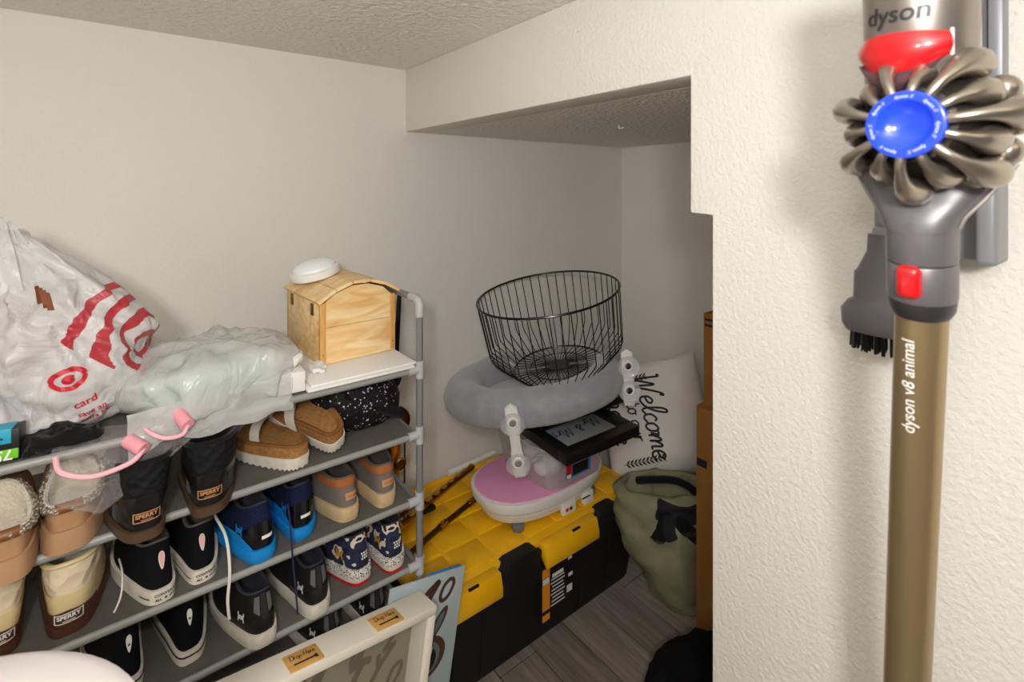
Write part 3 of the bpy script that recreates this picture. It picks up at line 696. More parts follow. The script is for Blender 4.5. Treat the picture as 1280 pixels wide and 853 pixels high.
for P_ in ([(-.048, -.060, .262), (-.052, -.048, .315), (-.058, -.030, .362), (-.066, -.006, .392), (-.078, .012, .395), (-.092, .02, .37), (-.10, .02, .33)], [(.045, -.045, .262), (.0, -.036, .315), (-.035, -.02, .355), (-.058, .0, .385), (-.075, .015, .380), (-.085, .03, .35)]):
    C_ = catmull(P_, 6); rows = []; nC = len(C_)
    for i, p in enumerate(C_):
        wd = lerp(.026, .012, math.sin(PI * i / (nC - 1))); rows.append([p + Vector((d * wd, .004 * math.sin(d * 4 + i * .5) - .002, d * wd * .25)) for d in (-1, -.6, -.2, .2, .6, 1)])
    MB().grid(rows).build('handle', 'bag_white_film', tb, ang=70)
tag(rbox('brown_box', 'brown_item', None, -.21, -.085, 1.300, 1.38, 1.052, 1.318, .006), 'brown box showing inside the white shopping bag handles', 'box')
# grey bag
gb = thing('plastic_bag', 'grey-white translucent plastic bag lying flat beside the wooden box', 'bag', (.155, 1.30, 1.053), (0, R(0), R(8)))
rows = []
m_ = blob(.155, .140, .052, .52, .6, .024, 7, 3, 96, 44, .004, True, (1.7, .9, 1)); 
m_.V = [(x, y, z * (1 + .06 * math.sin(x * 9)) + (-.05 * ss(.136, .165, -y) * (1 if z < .06 else .5)) - (.006 * ss(.08, .16, -x))) for x, y, z in m_.V]
m_.build('bag_film', 'bag_grey_film', gb, ang=70)
P_ = []
rows = []
for i in range(25):
    u = i / 24; x = lerp(-.17, .12, u); rows.append([])
    for j in range(7):
        v = j / 6; rows[-1].append(Vector((x, -.142 - .014 * v + .008 * noise.noise(Vector((x * 30, v * 3, 1))), .045 - .07 * v * (1 + .35 * noise.noise(Vector((x * 14, 0, 5)))) - .005)))
MB().grid(rows).build('bag_skirt', 'bag_grey_film', gb, ang=70)
tc_ = blob(.135, .105, .036, .5, .5, .006, 10, 8, 40, 20, .004); shift(tc_, (.152, 1.312, 1.056))
tag(tc_.build('folded_cloth', 'teal_cloth'), 'pale teal folded cloth inside the grey plastic bag', 'cloth')
# clear bag with pink rope
cb = thing('clear_bag', 'clear plastic bag drooping over the front of the rack top', 'bag', (.0, 1.16, 1.04))
rows = []
for i in range(29):
    u = i / 28; x = lerp(-.095, .135, u); rows.append([])
    for j in range(13):
        v = j / 12; fall = lerp(.035, .12 * (1 - abs(u - .28) * 1.5) + .01, 1) * 1.0
        y = .05 - .088 * min(1, v * 2) + .006 * noise.noise(Vector((x * 25, v * 5, 3))); z = .012 - max(0, v - .3) * max(.02, fall) * 1.25 + .01 * noise.noise(Vector((x * 18, v * 4, 9)))
        rows[-1].append(Vector((x, y - .004, z)))
MB().grid(rows).build('bag_film', 'bag_clear_film', cb, ang=70)
pr_ = thing('pink_rope', 'pink rope with foam grips wrapped in clear plastic on the rack', 'rope', (.012, 1.128, 1.050))
for a, b in (((-.005, .0, .002), (.018, -.028, -.012)), ((.072, .02, .022), (.085, -.012, .006))):
    a = Vector(a); b = Vector(b); m_ = MB(); d = (b - a).normalized()
    m_.tube([a, a.lerp(b, .02), a.lerp(b, .98), b, b - d * .001, b - d * .012], [.010, .0118, .0118, .010, .0055, .0055], 14).build('foam_grip', 'pink_foam', pr_)
MB().tube(catmull([(.018, -.024, -.010), (.0, -.04, -.022), (-.05, -.042, -.028), (-.09, -.030, -.014), (-.10, .0, .0)], 6), .0042, 8).build('cord', 'pink_rubber', pr_)
MB().tube(catmull([(.085, -.010, .006), (.075, -.022, -.004), (.05, -.024, -.002), (.03, -.014, .008), (.02, .01, .012)], 6), .0036, 8).build('cord', 'pink_rubber', pr_)
# pack with 75
pk = thing('retail_pack', 'black pack with cyan window and green 75 band on the rack top', 'package', (-.190, 1.185, 1.046), (0, 0, R(-8)))
rbox('carton', 'black_plastic', pk, -.06, .055, -.005, .030, 0, .052, .002)
rbox('cyan_face', 'pack_cyan', pk, -.06, .045, -.0065, .028, .030, .0535, .001); rbox('green_band', 'pack_green', pk, -.06, .054, -.0075, .02, .004, .020, .001)
decal('pack_number', rot2d(text2d('75', .022), PI), 'print_white', pk, (.036, -.0078, .012), Xa, Za, None, Ya, .0004)
decal('pack_text', join2d((rect2d(.03, .003), 0, .003), (rect2d(.024, .003), 0, -.003)), 'print_black', pk, (.02, -.0068, .036), Xa, Za, None, Ya, .0004)
nb_ = blob(.052, .018, .014, .8, .8, .022, 30, 5, 40, 16, .004); shift(nb_, (-.078, 1.192, 1.046))
tag(nb_.build('black_mesh_bag', 'black_fabric'), 'crumpled black mesh cloth under the shopping bag', 'cloth')

# ------------------------------------------------------------------ wooden box, light, papers
wb = thing('wooden_box', 'pale pine wooden box with low arched plank lid', 'box', (.483, 1.416, 1.0625), (0, 0, R(3)))
hx, hy, hz = .102, .130, .152
arch = [(-hx - .006, hz - .004), (-hx * .62, hz + .024), (-hx * .2, hz + .039), (hx * .25, hz + .039), (hx * .66, hz + .026), (hx + .008, hz + .002)]
rbox('side_board', 'pine', wb, -hx, -hx + .012, -hy + .012, hy - .012, 0, hz - .004, .0015); rbox('side_board', 'pine', wb, hx - .012, hx, -hy + .012, hy - .012, 0, hz - .004, .0015)
for sy in (-1, 1):
    y0, y1 = (-hy, -hy + .011) if sy < 0 else (hy - .011, hy)
    rbox('front_board' if sy < 0 else 'back_board', 'pine', wb, -hx + .014, hx - .014, y0 + .002, y1, .002, .086, .001)
    top = [(-hx + .014, .087), (hx - .014, .087), (hx - .014, hz)] + [(x, z - .006) for x, z in reversed(arch[1:-1])] + [(-hx + .014, hz)]
    MB().prism(top, lambda x, z: (x, y0 + .002, z), lambda x, z: (x, y1, z)).build('front_board' if sy < 0 else 'back_board', 'pine', wb, bevel=.0008, seg=1)
    for sx in (-1, 1):
        rbox('corner_post', 'pine_edge', wb, min(sx * hx, sx * (hx - .0145)), max(sx * hx, sx * (hx - .0145)), y0, y1 + .001, 0, hz - .002, .001)
        MB().tube([(sx * (hx - .007), y0 - .0008, .02), (sx * (hx - .007), y0 + .002, .02)], .0016, 8).build('nail', 'print_brown', wb)
rbox('bottom_board', 'pine', wb, -hx, hx, -hy, hy, -.004, .004, .001)
for (xa, za), (xb, zb) in zip(arch[:-1], arch[1:]):
    dx, dz = xb - xa, zb - za; L_ = math.hypot(dx, dz); nx, nz_ = -dz / L_ * .008, dx / L_ * .008; g = .0006
    pl_ = [(xa + dx * g / L_, za), (xb - dx * g / L_, zb), (xb - dx * g / L_ + nx, zb + nz_), (xa + dx * g / L_ + nx, za + nz_)]
    MB().prism(pl_, lambda x, z: (x, -hy - .010, z), lambda x, z: (x, hy + .006, z)).build('roof_plank', 'pine', wb, bevel=.0008, seg=1)
for yy in (-.075, .085):
    hg = rbox('hinge', 'brass_dark', wb, -hx - .003, -hx + .001, yy - .008, yy + .008, .112, .142, .0008)
ld = thing('puck_light', 'round white puck light resting on the wooden box lid', 'light', (.428, 1.45, 1.256), (R(3), R(-13), 0))
MB().lathe([(.060, 0), (.066, .003), (.068, .010), (.066, .020), (.060, .024)], 48).build('base_ring', 'white_plastic', ld)
MB().lathe([(.058, .022), (.056, .030), (.046, .038), (.030, .043), (.012, .0455), (.001, .046)], 48).build('diffuser', 'light_dome', ld)
pp = lambda n_, lab, cat, *a, rz=0, mt='white_paper': tag(rbox(n_, mt, None, *a, .0012), lab, cat)
pp('white_board', 'lower white flat board under the wooden box', 'board', .325, .585, 1.160, 1.45, 1.0455, 1.0515)
pp('white_board', 'upper white flat board directly under the wooden box', 'board', .335, .592, 1.168, 1.45, 1.0525, 1.0575)
bx = thing('small_carton', 'small white carton with crumpled paper beside the wooden box', 'box', (.295, 1.235, 1.046), (0, 0, R(-4)))
rbox('carton', 'white_paper', bx, -.033, .033, -.055, .055, 0, .044, .0015)
decal('printed_lines', join2d(*[((rect2d(.0006, .026)), -.006 + i * .006, 0) for i in range(3)]), 'grey_patch', bx, (0, -.0551, .022), Xa, Za, None, Ya, .0004)
cp = blob(.032, .048, .016, .8, .8, .016, 22, 11, 36, 16, .004); shift(cp, (.298, 1.255, 1.091))
tag(cp.build('crumpled_paper', 'white_paper', ang=20), 'crumpled white paper on top of the small carton', 'paper')
pl_ = thing('padded_envelope', 'crumpled white envelope peeking from under the wooden box', 'envelope', (.375, 1.262, 1.058), (0, 0, R(-10)))
# envelope body
ev = blob(.014, .03, .006, .6, .6, .010, 45, 2, 30, 14, .002); ev.build('envelope_film', 'white_paper', pl_, ang=30)
cn = thing('umbrella', 'black slim folded umbrella leaning behind the rack post', 'umbrella', (.735, 1.60, .346))
MB().tube([(-.012, .0, .0), (-.010, .0, .05), (-.008, .0, .45), (.004, .0, .66), (.008, .0, .70)], [.004, .014, .013, .010, .008], 10).build('canopy', 'black_fabric', cn)
MB().tube([(.008, 0, .69), (.013, 0, .785), (.0135, 0, .79)], [.008, .008, .006], 10).build('handle', 'black_gloss', cn)
hk = thing('black_hanger', 'black hook hanging from the rack beside the glittery bag', 'hook', (.588, 1.30, .96))
MB().tube(catmull([(0, 0, .07), (.0, 0, .02), (.004, -.01, .0), (.010, -.02, .015), (.012, -.024, .045)], 5), .0055, 8).build('hook_rod', 'black_plastic', hk)
# glitter bag
gl = thing('glitter_bag', 'black glittery cloth bag slumped on the shelf beside the sandals', 'bag', (.486, 1.362, .882), (0, R(3), R(-4)))
gm = blob(.112, .125, .074, .6, .62, .014, 9, 21, 64, 30, .006); gm.V = [(x, y, z * (1.0 - .25 * ss(-.02, .13, x) - .1 * ss(.02, .12, -x))) for x, y, z in gm.V]
gm.build('bag_body', 'sequin', gl, ang=60)
rows = [[Vector((lerp(-.05, .108, i / 20), -.118 - .010 * math.sin(PI * j / 5) - .004, .10 - .075 * (i / 20) ** .8 + (j - 2) * .006)) for j in range(6)] for i in range(21)]
MB().grid(rows).build('flap_fold', 'black_fabric', gl, ang=60)

# ------------------------------------------------------------------ storage tote
ct = thing('storage_tote', 'black storage tote with tiled yellow lid on the floor', 'tote', (0, 0, 0))
c0x, c1x, c0y, c1y, lz = .655, 1.60, 1.235, 1.765, .345
rings = []
for z, ins in ((0, .045), (.01, .040), (.20, .018), (.315, .008), (.322, .008)):
    x0, x1, y0, y1 = c0x + ins, c1x - ins, c0y + ins, c1y - ins; r_ = .03; ring = []
    for cxx, cyy, a0 in ((x1 - r_, y1 - r_, 0), (x0 + r_, y1 - r_, 90), (x0 + r_, y0 + r_, 180), (x1 - r_, y0 + r_, 270)):
        for k_ in range(5): a = R(a0 + 22.5 * k_); ring.append((cxx + r_ * math.cos(a), cyy + r_ * math.sin(a), z))
    rings.append(ring)
MB().loft(rings).build('body', 'tote_black', ct)
for xx in (.76, .86, 1.28, 1.42):
    MB().prism([(.040, .012), (.012, .26), (.03, .26), (.06, .012)], lambda y, z: (xx - .006, c0y + y - .004, z), lambda y, z: (xx + .006, c0y + y - .004, z)).build('rib', 'tote_black', ct, bevel=.002)
for a, b in ((.915, 1.07), (1.335, 1.455)):
    mb = MB(); pr2 = [(a, .24), (b, .24), (b, .318), (b - .012, .338), (b - .03, .345), (a + .03, .345), (a + .012, .338), (a, .318)]
    mb.prism(pr2, lambda x, z: (x, c0y - .002, z), lambda x, z: (x, c0y + .045, z)).build('latch_block', 'tote_black', ct, bevel=.004)
lid = rbox('lid', 'yellow_plastic', ct, c0x, c1x, c0y + .025, c1y, .318, lz - .006, .006)
for a, b in ((.668, .905), (1.08, 1.325), (1.465, 1.595)):
    mb = MB(); sec = [(.03, lz - .006), (.03, .31), (-.012, .272), (-.020, .272), (-.020, .300), (-.008, lz - .004)]
    mb.prism(sec, lambda y, z: (a, c0y + y, z), lambda y, z: (b, c0y + y, z)); mb.build('lid_tab', 'yellow_plastic', lid, bevel=.004)
    mid = (a + b) / 2 + .02
    rbox('tab_slot', 'tote_black', lid, mid - .018, mid + .018, c0y - .0095, c0y - .002, lz - .0085, lz - .003, .0005)
nxt, nyt = 7, 4; x0, x1, y0, y1 = c0x + .02, c1x - .02, c0y + .055, c1y - .03
sw, sh = (x1 - x0) / nxt, (y1 - y0) / nyt; tile_me = None
for i in range(nxt):
    for j in range(nyt):
        if tile_me is None:
            tile_me = MB().box(-sw / 2 + .005, sw / 2 - .005, -sh / 2 + .005, sh / 2 - .005, -.004, .006).me('lid_tile', bevel=.004, seg=2)
        o = link('lid_tile', tile_me, 'yellow_plastic', lid); o.location = (x0 + sw * (i + .5), y0 + sh * (j + .5), lz - .008)
rbox('lid_rim', 'yellow_plastic', lid, c0x, c1x, c1y - .022, c1y, lz - .01, lz + .004, .004)
# label
lb = rbox('sticker', 'tote_black', ct, 1.075, 1.235, c0y + .004, c0y + .022, .085, .265, .001)
lO = Vector((1.155, c0y + .004, .175))
kw = dict(U=Xa, Vv=Za, D=Ya)
decal('orange_stripe', join2d((rect2d(.032, .03), -.06, .066), (rect2d(.032, .085), -.06, -.012), (rect2d(.032, .022), -.06, -.078)), 'orange_print', lb, lO, off=.0006, **kw)
stl = decal('sticker_lines', join2d((rect2d(.03, .018), -.06, .040), *[(rect2d(.05 + .02 * (i % 3) / 3, .0045 if i else .012), -.008, .045 - i * .012) for i in range(9)], (rect2d(.026, .024), .045, -.03), (rect2d(.018, .018), .048, .075), (rect2d(.02, .012), .05, .015)), 'print_white', lb, lO, off=.0006, **kw); stl['kind'] = 'stuff'

# saxophone lying behind
sx = thing('saxophone', 'brass saxophone lying along the back of the yellow lid', 'saxophone', (.70, 1.60, .352))
ax = [Vector((-.01, -.06, .30)), Vector((-.01, -.06, .16)), Vector((.0, -.055, .06)), Vector((.04, -.035, .022)), Vector((.12, .0, .022)), Vector((.42, .115, .022))]
MB().tube(catmull(ax, 6), [lerp(.03, .012, i / 30) for i in range(31)], 16).build('body_tube', 'brass', sx)
MB().tube([(-.01, -.06, .28), (-.012, -.065, .33), (-.02, -.075, .37), (-.03, -.085, .40)], [.03, .038, .052, .07], 24, cap=False).build('bell', 'brass', sx)
for i in range(9):
    u = i / 8; c_ = Vector((lerp(.08, .40, u), lerp(-.02, .108, u), .042)); r_ = lerp(.017, .008, u)
    MB().lathe([(r_ * .3, -.008), (r_, 0), (r_, .004), (r_ * .8, .006)], 16, Matrix.Translation(c_ + Vector((.0, -.012, -.002)))).build('key_cup', 'brass', sx)
for i in range(4):
    c_ = Vector((-.012 + .02 * (i % 2), -.092, .08 + .06 * i))
    MB().lathe([(.018, 0), (.020, .004), (.016, .008)], 16, Matrix.Translation(c_) @ Matrix.Rotation(R(90), 4, 'X')).build('key_cup', 'brass', sx)
MB().tube([(.05, -.052, .040), (.40, .085, .036)], .0035, 8).build('key_rod', 'brass_dark', sx)
MB().tube([(.02, -.10, .33), (.02, -.095, .06)], .003, 8).build('key_rod', 'brass_dark', sx)
tr = thing('brass_rod', 'long brass tube with fittings resting across the yellow lid', 'rod', (.70, 1.47, .347))
MB().tube([(-.02, -.035, .010), (.16, .03, .010), (.30, .075, .010)], .0095, 12).build('tube', 'brass_dark', tr)
for x, y in ((-.02, -.035), (.145, .025), (.29, .07)):
    MB().tube([(x, y, .010), (x + .03, y + .011, .010)], .0125, 12).build('collar', 'brass', tr); MB().lathe([(.004, .02), (.006, .026), (.002, .03)], 10, Matrix.Translation((x + .01, y, 0))).build('screw', 'brass', tr)
tag(rbox('black_case', 'black_plastic', None, .70, .885, 1.590, 1.635, .353, .368, .004), 'flat black case in front of the saxophone on yellow lid', 'case').rotation_euler = (0, 0, 0)
tag(MB().tube([(1.02, 1.735, .372), (1.25, 1.745, .378)], .012, 10).build('white_rod', 'white_plastic'), 'white curtain rod leaning at the wall above the yellow lid', 'rod')

# ------------------------------------------------------------------ vibration plate, bin, frames
vp = thing('vibration_plate', 'white exercise vibration plate with pink dotted top', 'exercise plate', (1.232, 1.435, .352), (0, 0, R(-1)))
def sup(rx, ry, n=64, e=.62): return [(math.copysign(abs(math.cos(2 * PI * i / n)) ** e, math.cos(2 * PI * i / n)) * rx, math.copysign(abs(math.sin(2 * PI * i / n)) ** (e + .12), math.sin(2 * PI * i / n)) * ry) for i in range(n)]
def lay(spec, e=.75): return [[(x, y, z) for x, y in sup(a, b, e=e)] for a, b, z in spec]
MB().loft(lay([(.215, .12, .014), (.235, .135, .02), (.245, .145, .045), (.248, .148, .046)])).build('base', 'white_plastic', vp)
MB().loft(lay([(.240, .14, .046), (.262, .158, .062), (.270, .164, .088), (.268, .163, .096), (.262, .157, .098)])).build('body', 'white_plastic', vp)
MB().loft(lay([(.258, .153, .097), (.257, .152, .1005), (.254, .149, .1015)])).build('top_pad', 'pink_pad', vp)
for sx_ in (-1, 1):
    for sy in (-1, 1): MB().lathe([(.02, -.008), (.022, -.004), (.022, .016)], 20, Matrix.Translation((sx_ * .17, sy * .095, 0))).build('foot', 'tube_grey', vp)
for x, w_ in ((.02, .06), (.115, .045)):
    stk = rbox('sticker', 'white_paper', vp, x - w_ / 2, x + w_ / 2, -.147, -.130, .0, .042, .0005)
decal('sticker_print', join2d((rect2d(.013, .012), -.012, 0)), 'red', vp, (.02, -.1471, .016), Xa, Za, None, Ya, .0004)
decal('sticker_print', join2d((rect2d(.013, .012), .006, 0), (rect2d(.04, .006), .08, .012)), 'print_black', vp, (.02, -.1471, .016), Xa, Za, None, Ya, .0004)
# clear bin
zb = .4545
cbn = thing('clear_bin', 'clear plastic bin with labels standing on the pink plate', 'bin', (1.29, 1.435, zb))
rings = []
for z, a, b in ((0, .135, .150), (.003, .140, .155), (.07, .150, .166), (.145, .160, .178), (.147, .168, .186), (.152, .168, .186)):
    rings.append([(x, y, z) for x, y in sup(a, b, 64, .35)])
MB().loft(rings, True, False).build('bin_wall', 'bin_clear', cbn)
rim = [(x, y, .15) for x, y in sup(.167, .185, 64, .35)]; MB().tube(rim, .004, 8, closed=True).build('rim', 'bin_clear', cbn)
lbn = MB().box(-.075, .045, -.1665, -.164, .035, .085).build('bin_label', 'label_blue', cbn); 
rbox('bin_label', 'red', cbn, -.075, -.05, -.168, -.165, .05, .085, .0004); rbox('bin_label', 'black_plastic', cbn, -.045, .03, -.1685, -.1655, .042, .078, .0004)
rbox('bin_label', 'white_paper', cbn, -.072, -.054, -.1685, -.1655, .037, .049, .0004)
for i, (x, y, sz_, mt) in enumerate(((-.05, -.03, .05, 'white_paper'), (.04, .03, .06, 'linen'), (-.02, .08, .055, 'white_plastic'))):
    b_ = blob(.05, .04, sz_ / 2, .7, .7, .012, 20, i + 40, 28, 14, .003); shift(b_, (1.29 + x, 1.435 + y, zb + .003))
    tag(b_.build('wrapped_item', mt, ang=40), ['white crumpled item at the front of the clear bin', 'beige wrapped item at the right in the clear bin', 'white wrapped item at the back of the clear bin'][i], 'item')
def picframe(t, w_, h_, bw, th, mat, zoff=0):
    for x0, x1, y0, y1 in ((-w_/2, w_/2, -h_/2, -h_/2 + bw), (-w_/2, w_/2, h_/2 - bw, h_/2), (-w_/2, -w_/2 + bw, -h_/2 + bw, h_/2 - bw), (w_/2 - bw, w_/2, -h_/2 + bw, h_/2 - bw)):
        rbox('frame_side', mat, t, x0, x1, y0, y1, zoff, zoff + th, .003)
f1 = thing('name_frame', 'black shadow frame lettered Mr and Mrs lying on the clear bin', 'picture frame', (1.308, 1.325, .610), (R(1), R(-1), R(-3)))
picframe(f1, .345, .315, .045, .036, 'black_plastic')
rbox('panel', 'panel_grey', f1, -.13, .13, -.115, .115, .004, .016, .001)
dd_ = dict(U=Vector((-1, 0, 0)), Vv=Vector((0, -1, 0)), D=Vector((0, 0, -1)))
decal('lettering', join2d((script2d('Mr', .075, .06), -.075, -.022), (script2d('&', .03, .09), -.012, -.012), (script2d('Mrs', .085, .06), .065, -.012)), 'print_black', f1, (0, -.03, .0165), **dd_)
f2 = thing('picture_frame', 'plain black frame wedged between the grey bed and lettered frame', 'picture frame', (1.36, 1.44, .650), (R(-3), R(-1), R(-4)))
picframe(f2, .40, .26, .05, .028, 'black_gloss'); rbox('backing', 'black_plastic', f2, -.16, .16, -.09, .09, .002, .012, .001)

# ------------------------------------------------------------------ cat bed
bed = thing('pet_perch', 'grey plush round pet bed with suction cup window arms', 'pet bed', (1.250, 1.472, .688), (R(0), R(-8), R(-37.62)))
n = 72; rings = []
for i in range(n):
    th = 2 * PI * i / n; c_ = Vector((math.cos(th) * .274, math.sin(th) * .206, .068)); d = Vector((math.cos(th), math.sin(th) * 1.1, 0)).normalized()
    rr = .072 + .004 * noise.noise(Vector((math.cos(th) * 3, math.sin(th) * 3, 2))); ring = []
    for k_ in range(24):
        a = 2 * PI * k_ / 24; p = c_ + d * math.cos(a) * rr * .98 + Za * math.sin(a) * rr * .88
        p += (p - c_).normalized() * .004 * noise.noise(p * 14); ring.append(p)
    rings.append(ring)
MB().grid(rings, cu=True, cv=True).build('bolster', 'plush_grey', bed)
rows = [[Vector((math.cos(2 * PI * i / 48) * .24 * k_, math.sin(2 * PI * i / 48) * 0.18 * k_, .060 - .03 * k_ ** 4 + .01 * noise.noise(Vector((math.cos(2 * PI * i / 48) * k_ * 4, math.sin(2 * PI * i / 48) * k_ * 4, 4))))) for i in range(48)] for k_ in (.001, .25, .5, .75, .9, 1)]
MB().grid(rows, cv=True).build('cushion', 'plush_grey', bed)
MB().tube([(math.cos(2 * PI * i / 48) * .255, math.sin(2 * PI * i / 48) * .19, .012) for i in range(48)], .007, 8, closed=True).build('hoop', 'white_plastic', bed)
inv = bed.matrix_basis.inverted()
def arm(top, bot, face):
    top, bot = Vector(top), Vector(bot); ax_ = (top - bot).normalized(); fc = Vector(face); fc = (fc - ax_ * fc.dot(ax_)).normalized(); sd = fc.cross(ax_).normalized()
    L_ = (top - bot).length
    Mx = Matrix((( sd.x, fc.x, ax_.x, bot.x), (sd.y, fc.y, ax_.y, bot.y), (sd.z, fc.z, ax_.z, bot.z), (0, 0, 0, 1)))
    Mx = inv @ Mx
    sil = [(-.018, -.01), (.018, -.01), (.024, .05), (.017, .10), (.017, L_ - .10), (.024, L_ - .05), (.020, L_ + .0), (.0, L_ + .014), (-.020, L_), (-.026, L_ - .05), (-.017, L_ - .10), (-.017, .10), (-.024, .05)]
    mb = MB(); t2 = MB().prism(sil, lambda x, z: (x, -.008, z), lambda x, z: (x, .006, z)); mb.add(t2.V, t2.F, Mx)
    a_ = mb.build('arm', 'white_plastic', bed, bevel=.003)
    m_ = MB(); m_.tube([(-.004, -.004, 0), (-.02, -.02, -.016), (-.004, -.03, -.024)], .008, 8); k2 = MB().add(m_.V, m_.F, Mx); k2.build('arm_hook', 'white_plastic', bed)
    for zc in (.05, L_ - .045):
        R90 = Matrix.Translation((0, .008, zc)) @ Matrix.Rotation(R(-90), 4, 'X')
        sc = MB().lathe([(.040, .016), (.039, .012), (.028, .006), (.012, .002), (.012, -.002)], 36, Mx @ R90, cap=False).build('suction_cup', 'cup_clear', bed)
        MB().lathe([(.019, .0), (.020, .004), (.017, .007), (.013, .005)], 28, Mx @ R90).build('knob_ring', 'white_plastic', sc)
        MB().lathe([(.013, .004), (.012, .0085), (.004, .010), (.001, .010)], 10, Mx @ R90).build('knob', 'chrome', sc)
arm((.985, 1.285, .795), (1.035, 1.300, .560), (-.60, -.78, .1))
arm((1.455, 1.205, .90), (1.470, 1.205, .715), (-.60, -.78, .1))
# strap tails of the perch
# ------------------------------------------------------------------ wire basket
wk = thing('wire_basket', 'black wire basket standing tilted in the grey bed', 'basket', (1.315, 1.415, .826), (R(5), R(-9), R(-37.62)))
pf = [(.04, 0), (.17, 0), (.178, .004), (.25, .078), (.268, .287)]
nW = 46; wme = MB().tube([(pf[1][0] * .98, 0, .0), (.178, 0, .004), (.248, 0, .074), (.252, 0, .085), (.268, 0, .287)], .0019, 6).me('wire')
sme = MB().tube([(.035, 0, .0), (.172, 0, 0)], .0017, 6).me('spoke')
for i in range(nW):
    o = link('wire', wme, 'black_gloss', wk); o.rotation_euler = (0, 0, 2 * PI * i / nW)
    if i % 1 == 0:
        o = link('spoke', sme, 'black_gloss', wk); o.rotation_euler = (0, 0, 2 * PI * i / nW)
for r_, z, k_ in ((.268, .287, .0042), (.172, .0, .003), (.11, -.001, .0018)):
    MB().tube([(r_ * math.cos(2 * PI * i / 72), r_ * math.sin(2 * PI * i / 72), z) for i in range(72)], k_, 8, closed=True).build('ring', 'black_gloss', wk)
MB().lathe([(.001, -.001), (.042, -.001), (.042, .002), (.001, .002)], 32).build('centre_disc', 'black_gloss', wk)

# ------------------------------------------------------------------ pillow
pz = Vector((-.70, -.56, .42)).normalized(); pr0 = Vector((.792, -.61, 0)); pr0 = (pr0 - pz * pr0.dot(pz)).normalized(); pu = pz.cross(pr0).normalized()
ang = R(8); px_ = pr0 * math.cos(ang) + pu * math.sin(ang); py_ = pz.cross(px_)
PMx = Matrix(((px_.x, py_.x, pz.x, 1.80), (px_.y, py_.y, pz.y, 1.335), (px_.z, py_.z, pz.z, .525), (0, 0, 0, 1)))
pil = thing('throw_pillow', 'cream throw pillow with black Welcome lettering leaning in the alcove', 'pillow'); pil.matrix_world = PMx
pil.location = (1.80, 1.335, .525); pil.rotation_euler = PMx.to_euler()
def pillow(sgn):
    rows = []; N = 36
    for i in range(N + 1):
        rows.append([])
        for j in range(N + 1):
            x, y = -1 + 2 * i / N, -1 + 2 * j / N
            kx = x * (1 - .07 * (1 - y * y)); ky = y * (1 - .07 * (1 - x * x))
            h = .075 * max(0, (1 - x ** 2) * (1 - y ** 2)) ** .42
            h += h * .35 * noise.noise(Vector((x * 2.2, y * 2.2, sgn * 3))) * (1 if max(abs(x), abs(y)) > .4 else .3)
            rows[-1].append(Vector((kx * .235, ky * .235, sgn * h)))
    return rows
pmb = MB().grid(pillow(1)); fr = MB().grid(pillow(1)); pmb.grid(pillow(-1), flip=True); pmb.build('cushion', 'linen', pil)
bv = fr.bvh(); pk_ = dict(U=Vector((0, -1, 0)), Vv=Vector((1, 0, 0)), bvh=bv, D=Vector((0, 0, -1)), off=.0015)
decal('lettering', script2d('Welcome', .325, .08), 'print_black', pil, (.0, .0, 0), **pk_)
decal('lettering', script2d('to our', .15, .085, .05), 'print_black', pil, (-.082, -.01, 0), **pk_)
decal('lettering', script2d('home', .18, .085), 'print_black', pil, (-.145, .0, 0), **pk_)
for yy in (.155, -.155):
    it = [(ribbon([(-.11, 0), (.06, .0)], .003), 0, 0)]
    for i in range(10):
        for sg in (-1, 1):
            it.append((rot2d(([(0, 0), (.010, .004), (.024, 0), (.010, -.004)], [(0, 1, 2, 3)]), sg * .7), -.10 + i * .016, 0))
    decal('leaf_sprig', join2d(*it), 'print_black', pil, (-.06, yy, 0), U=Vector((1, .06, 0)), Vv=Vector((0, 1, 0)), bvh=bv, D=Vector((0, 0, -1)), off=.0015)

# ------------------------------------------------------------------ duffel, boxes, black bag
df = thing('duffel_bag', 'olive green duffel bag standing open beside the tote', 'bag', (1.60, 1.075, 0))
rings = []; spec = [(0, .075, .05, .02, .0), (.012, .095, .07, .02, 0), (.08, .128, .09, .0, .0), (.18, .168, .11, -.03, .003), (.28, .182, .118, -.05, .006), (.36, .186, .118, -.06, .01), (.41, .176, .108, -.06, .01), (.43, .16, .095, -.06, .01), (.425, .145, .08, -.06, .012), (.38, .135, .07, -.06, .012), (.34, .05, .03, -.06, .012)]
cR, cF = Vector((.792, -.61, 0)), Vector((.61, .792, 0))
for j, (z, a, b, ox, oy) in enumerate(catmull([(s_[0], s_[1], s_[2]) for s_ in spec], 3) and [(p.x, p.y, p.z, None, None) for p in catmull([(s_[0], s_[1], s_[2]) for s_ in spec], 3)]):
    u = j / (3 * (len(spec) - 1)) * (len(spec) - 1); i0 = min(int(u), len(spec) - 2); ox = lerp(spec[i0][3], spec[i0 + 1][3], u - i0)
    ring = []
    for i in range(72):
        th = 2 * PI * i / 72; dirn = cR * math.cos(th) * a + cF * math.sin(th) * b
        p = dirn + cR * ox + Vector((0, 0, max(0, z)))
        q_ = Vector((p.x * 7, p.y * 7, p.z * 10)); v = .4 - 1.5 * abs(noise.noise(q_)) - .7 * abs(noise.noise(q_ * 2.2 + Vector((3, 3, 3))))
        p += dirn.normalized() * v * .030 * ss(0, .05, z); ring.append(p)
    rings.append(ring)
dm = MB().grid(rings, cv=True); dm.fan(rings[0], flip=True); dm.fan(rings[-1]); dm.build('bag_body', 'olive', df, ang=60)
bv = dm.bvh(); vdir = cF
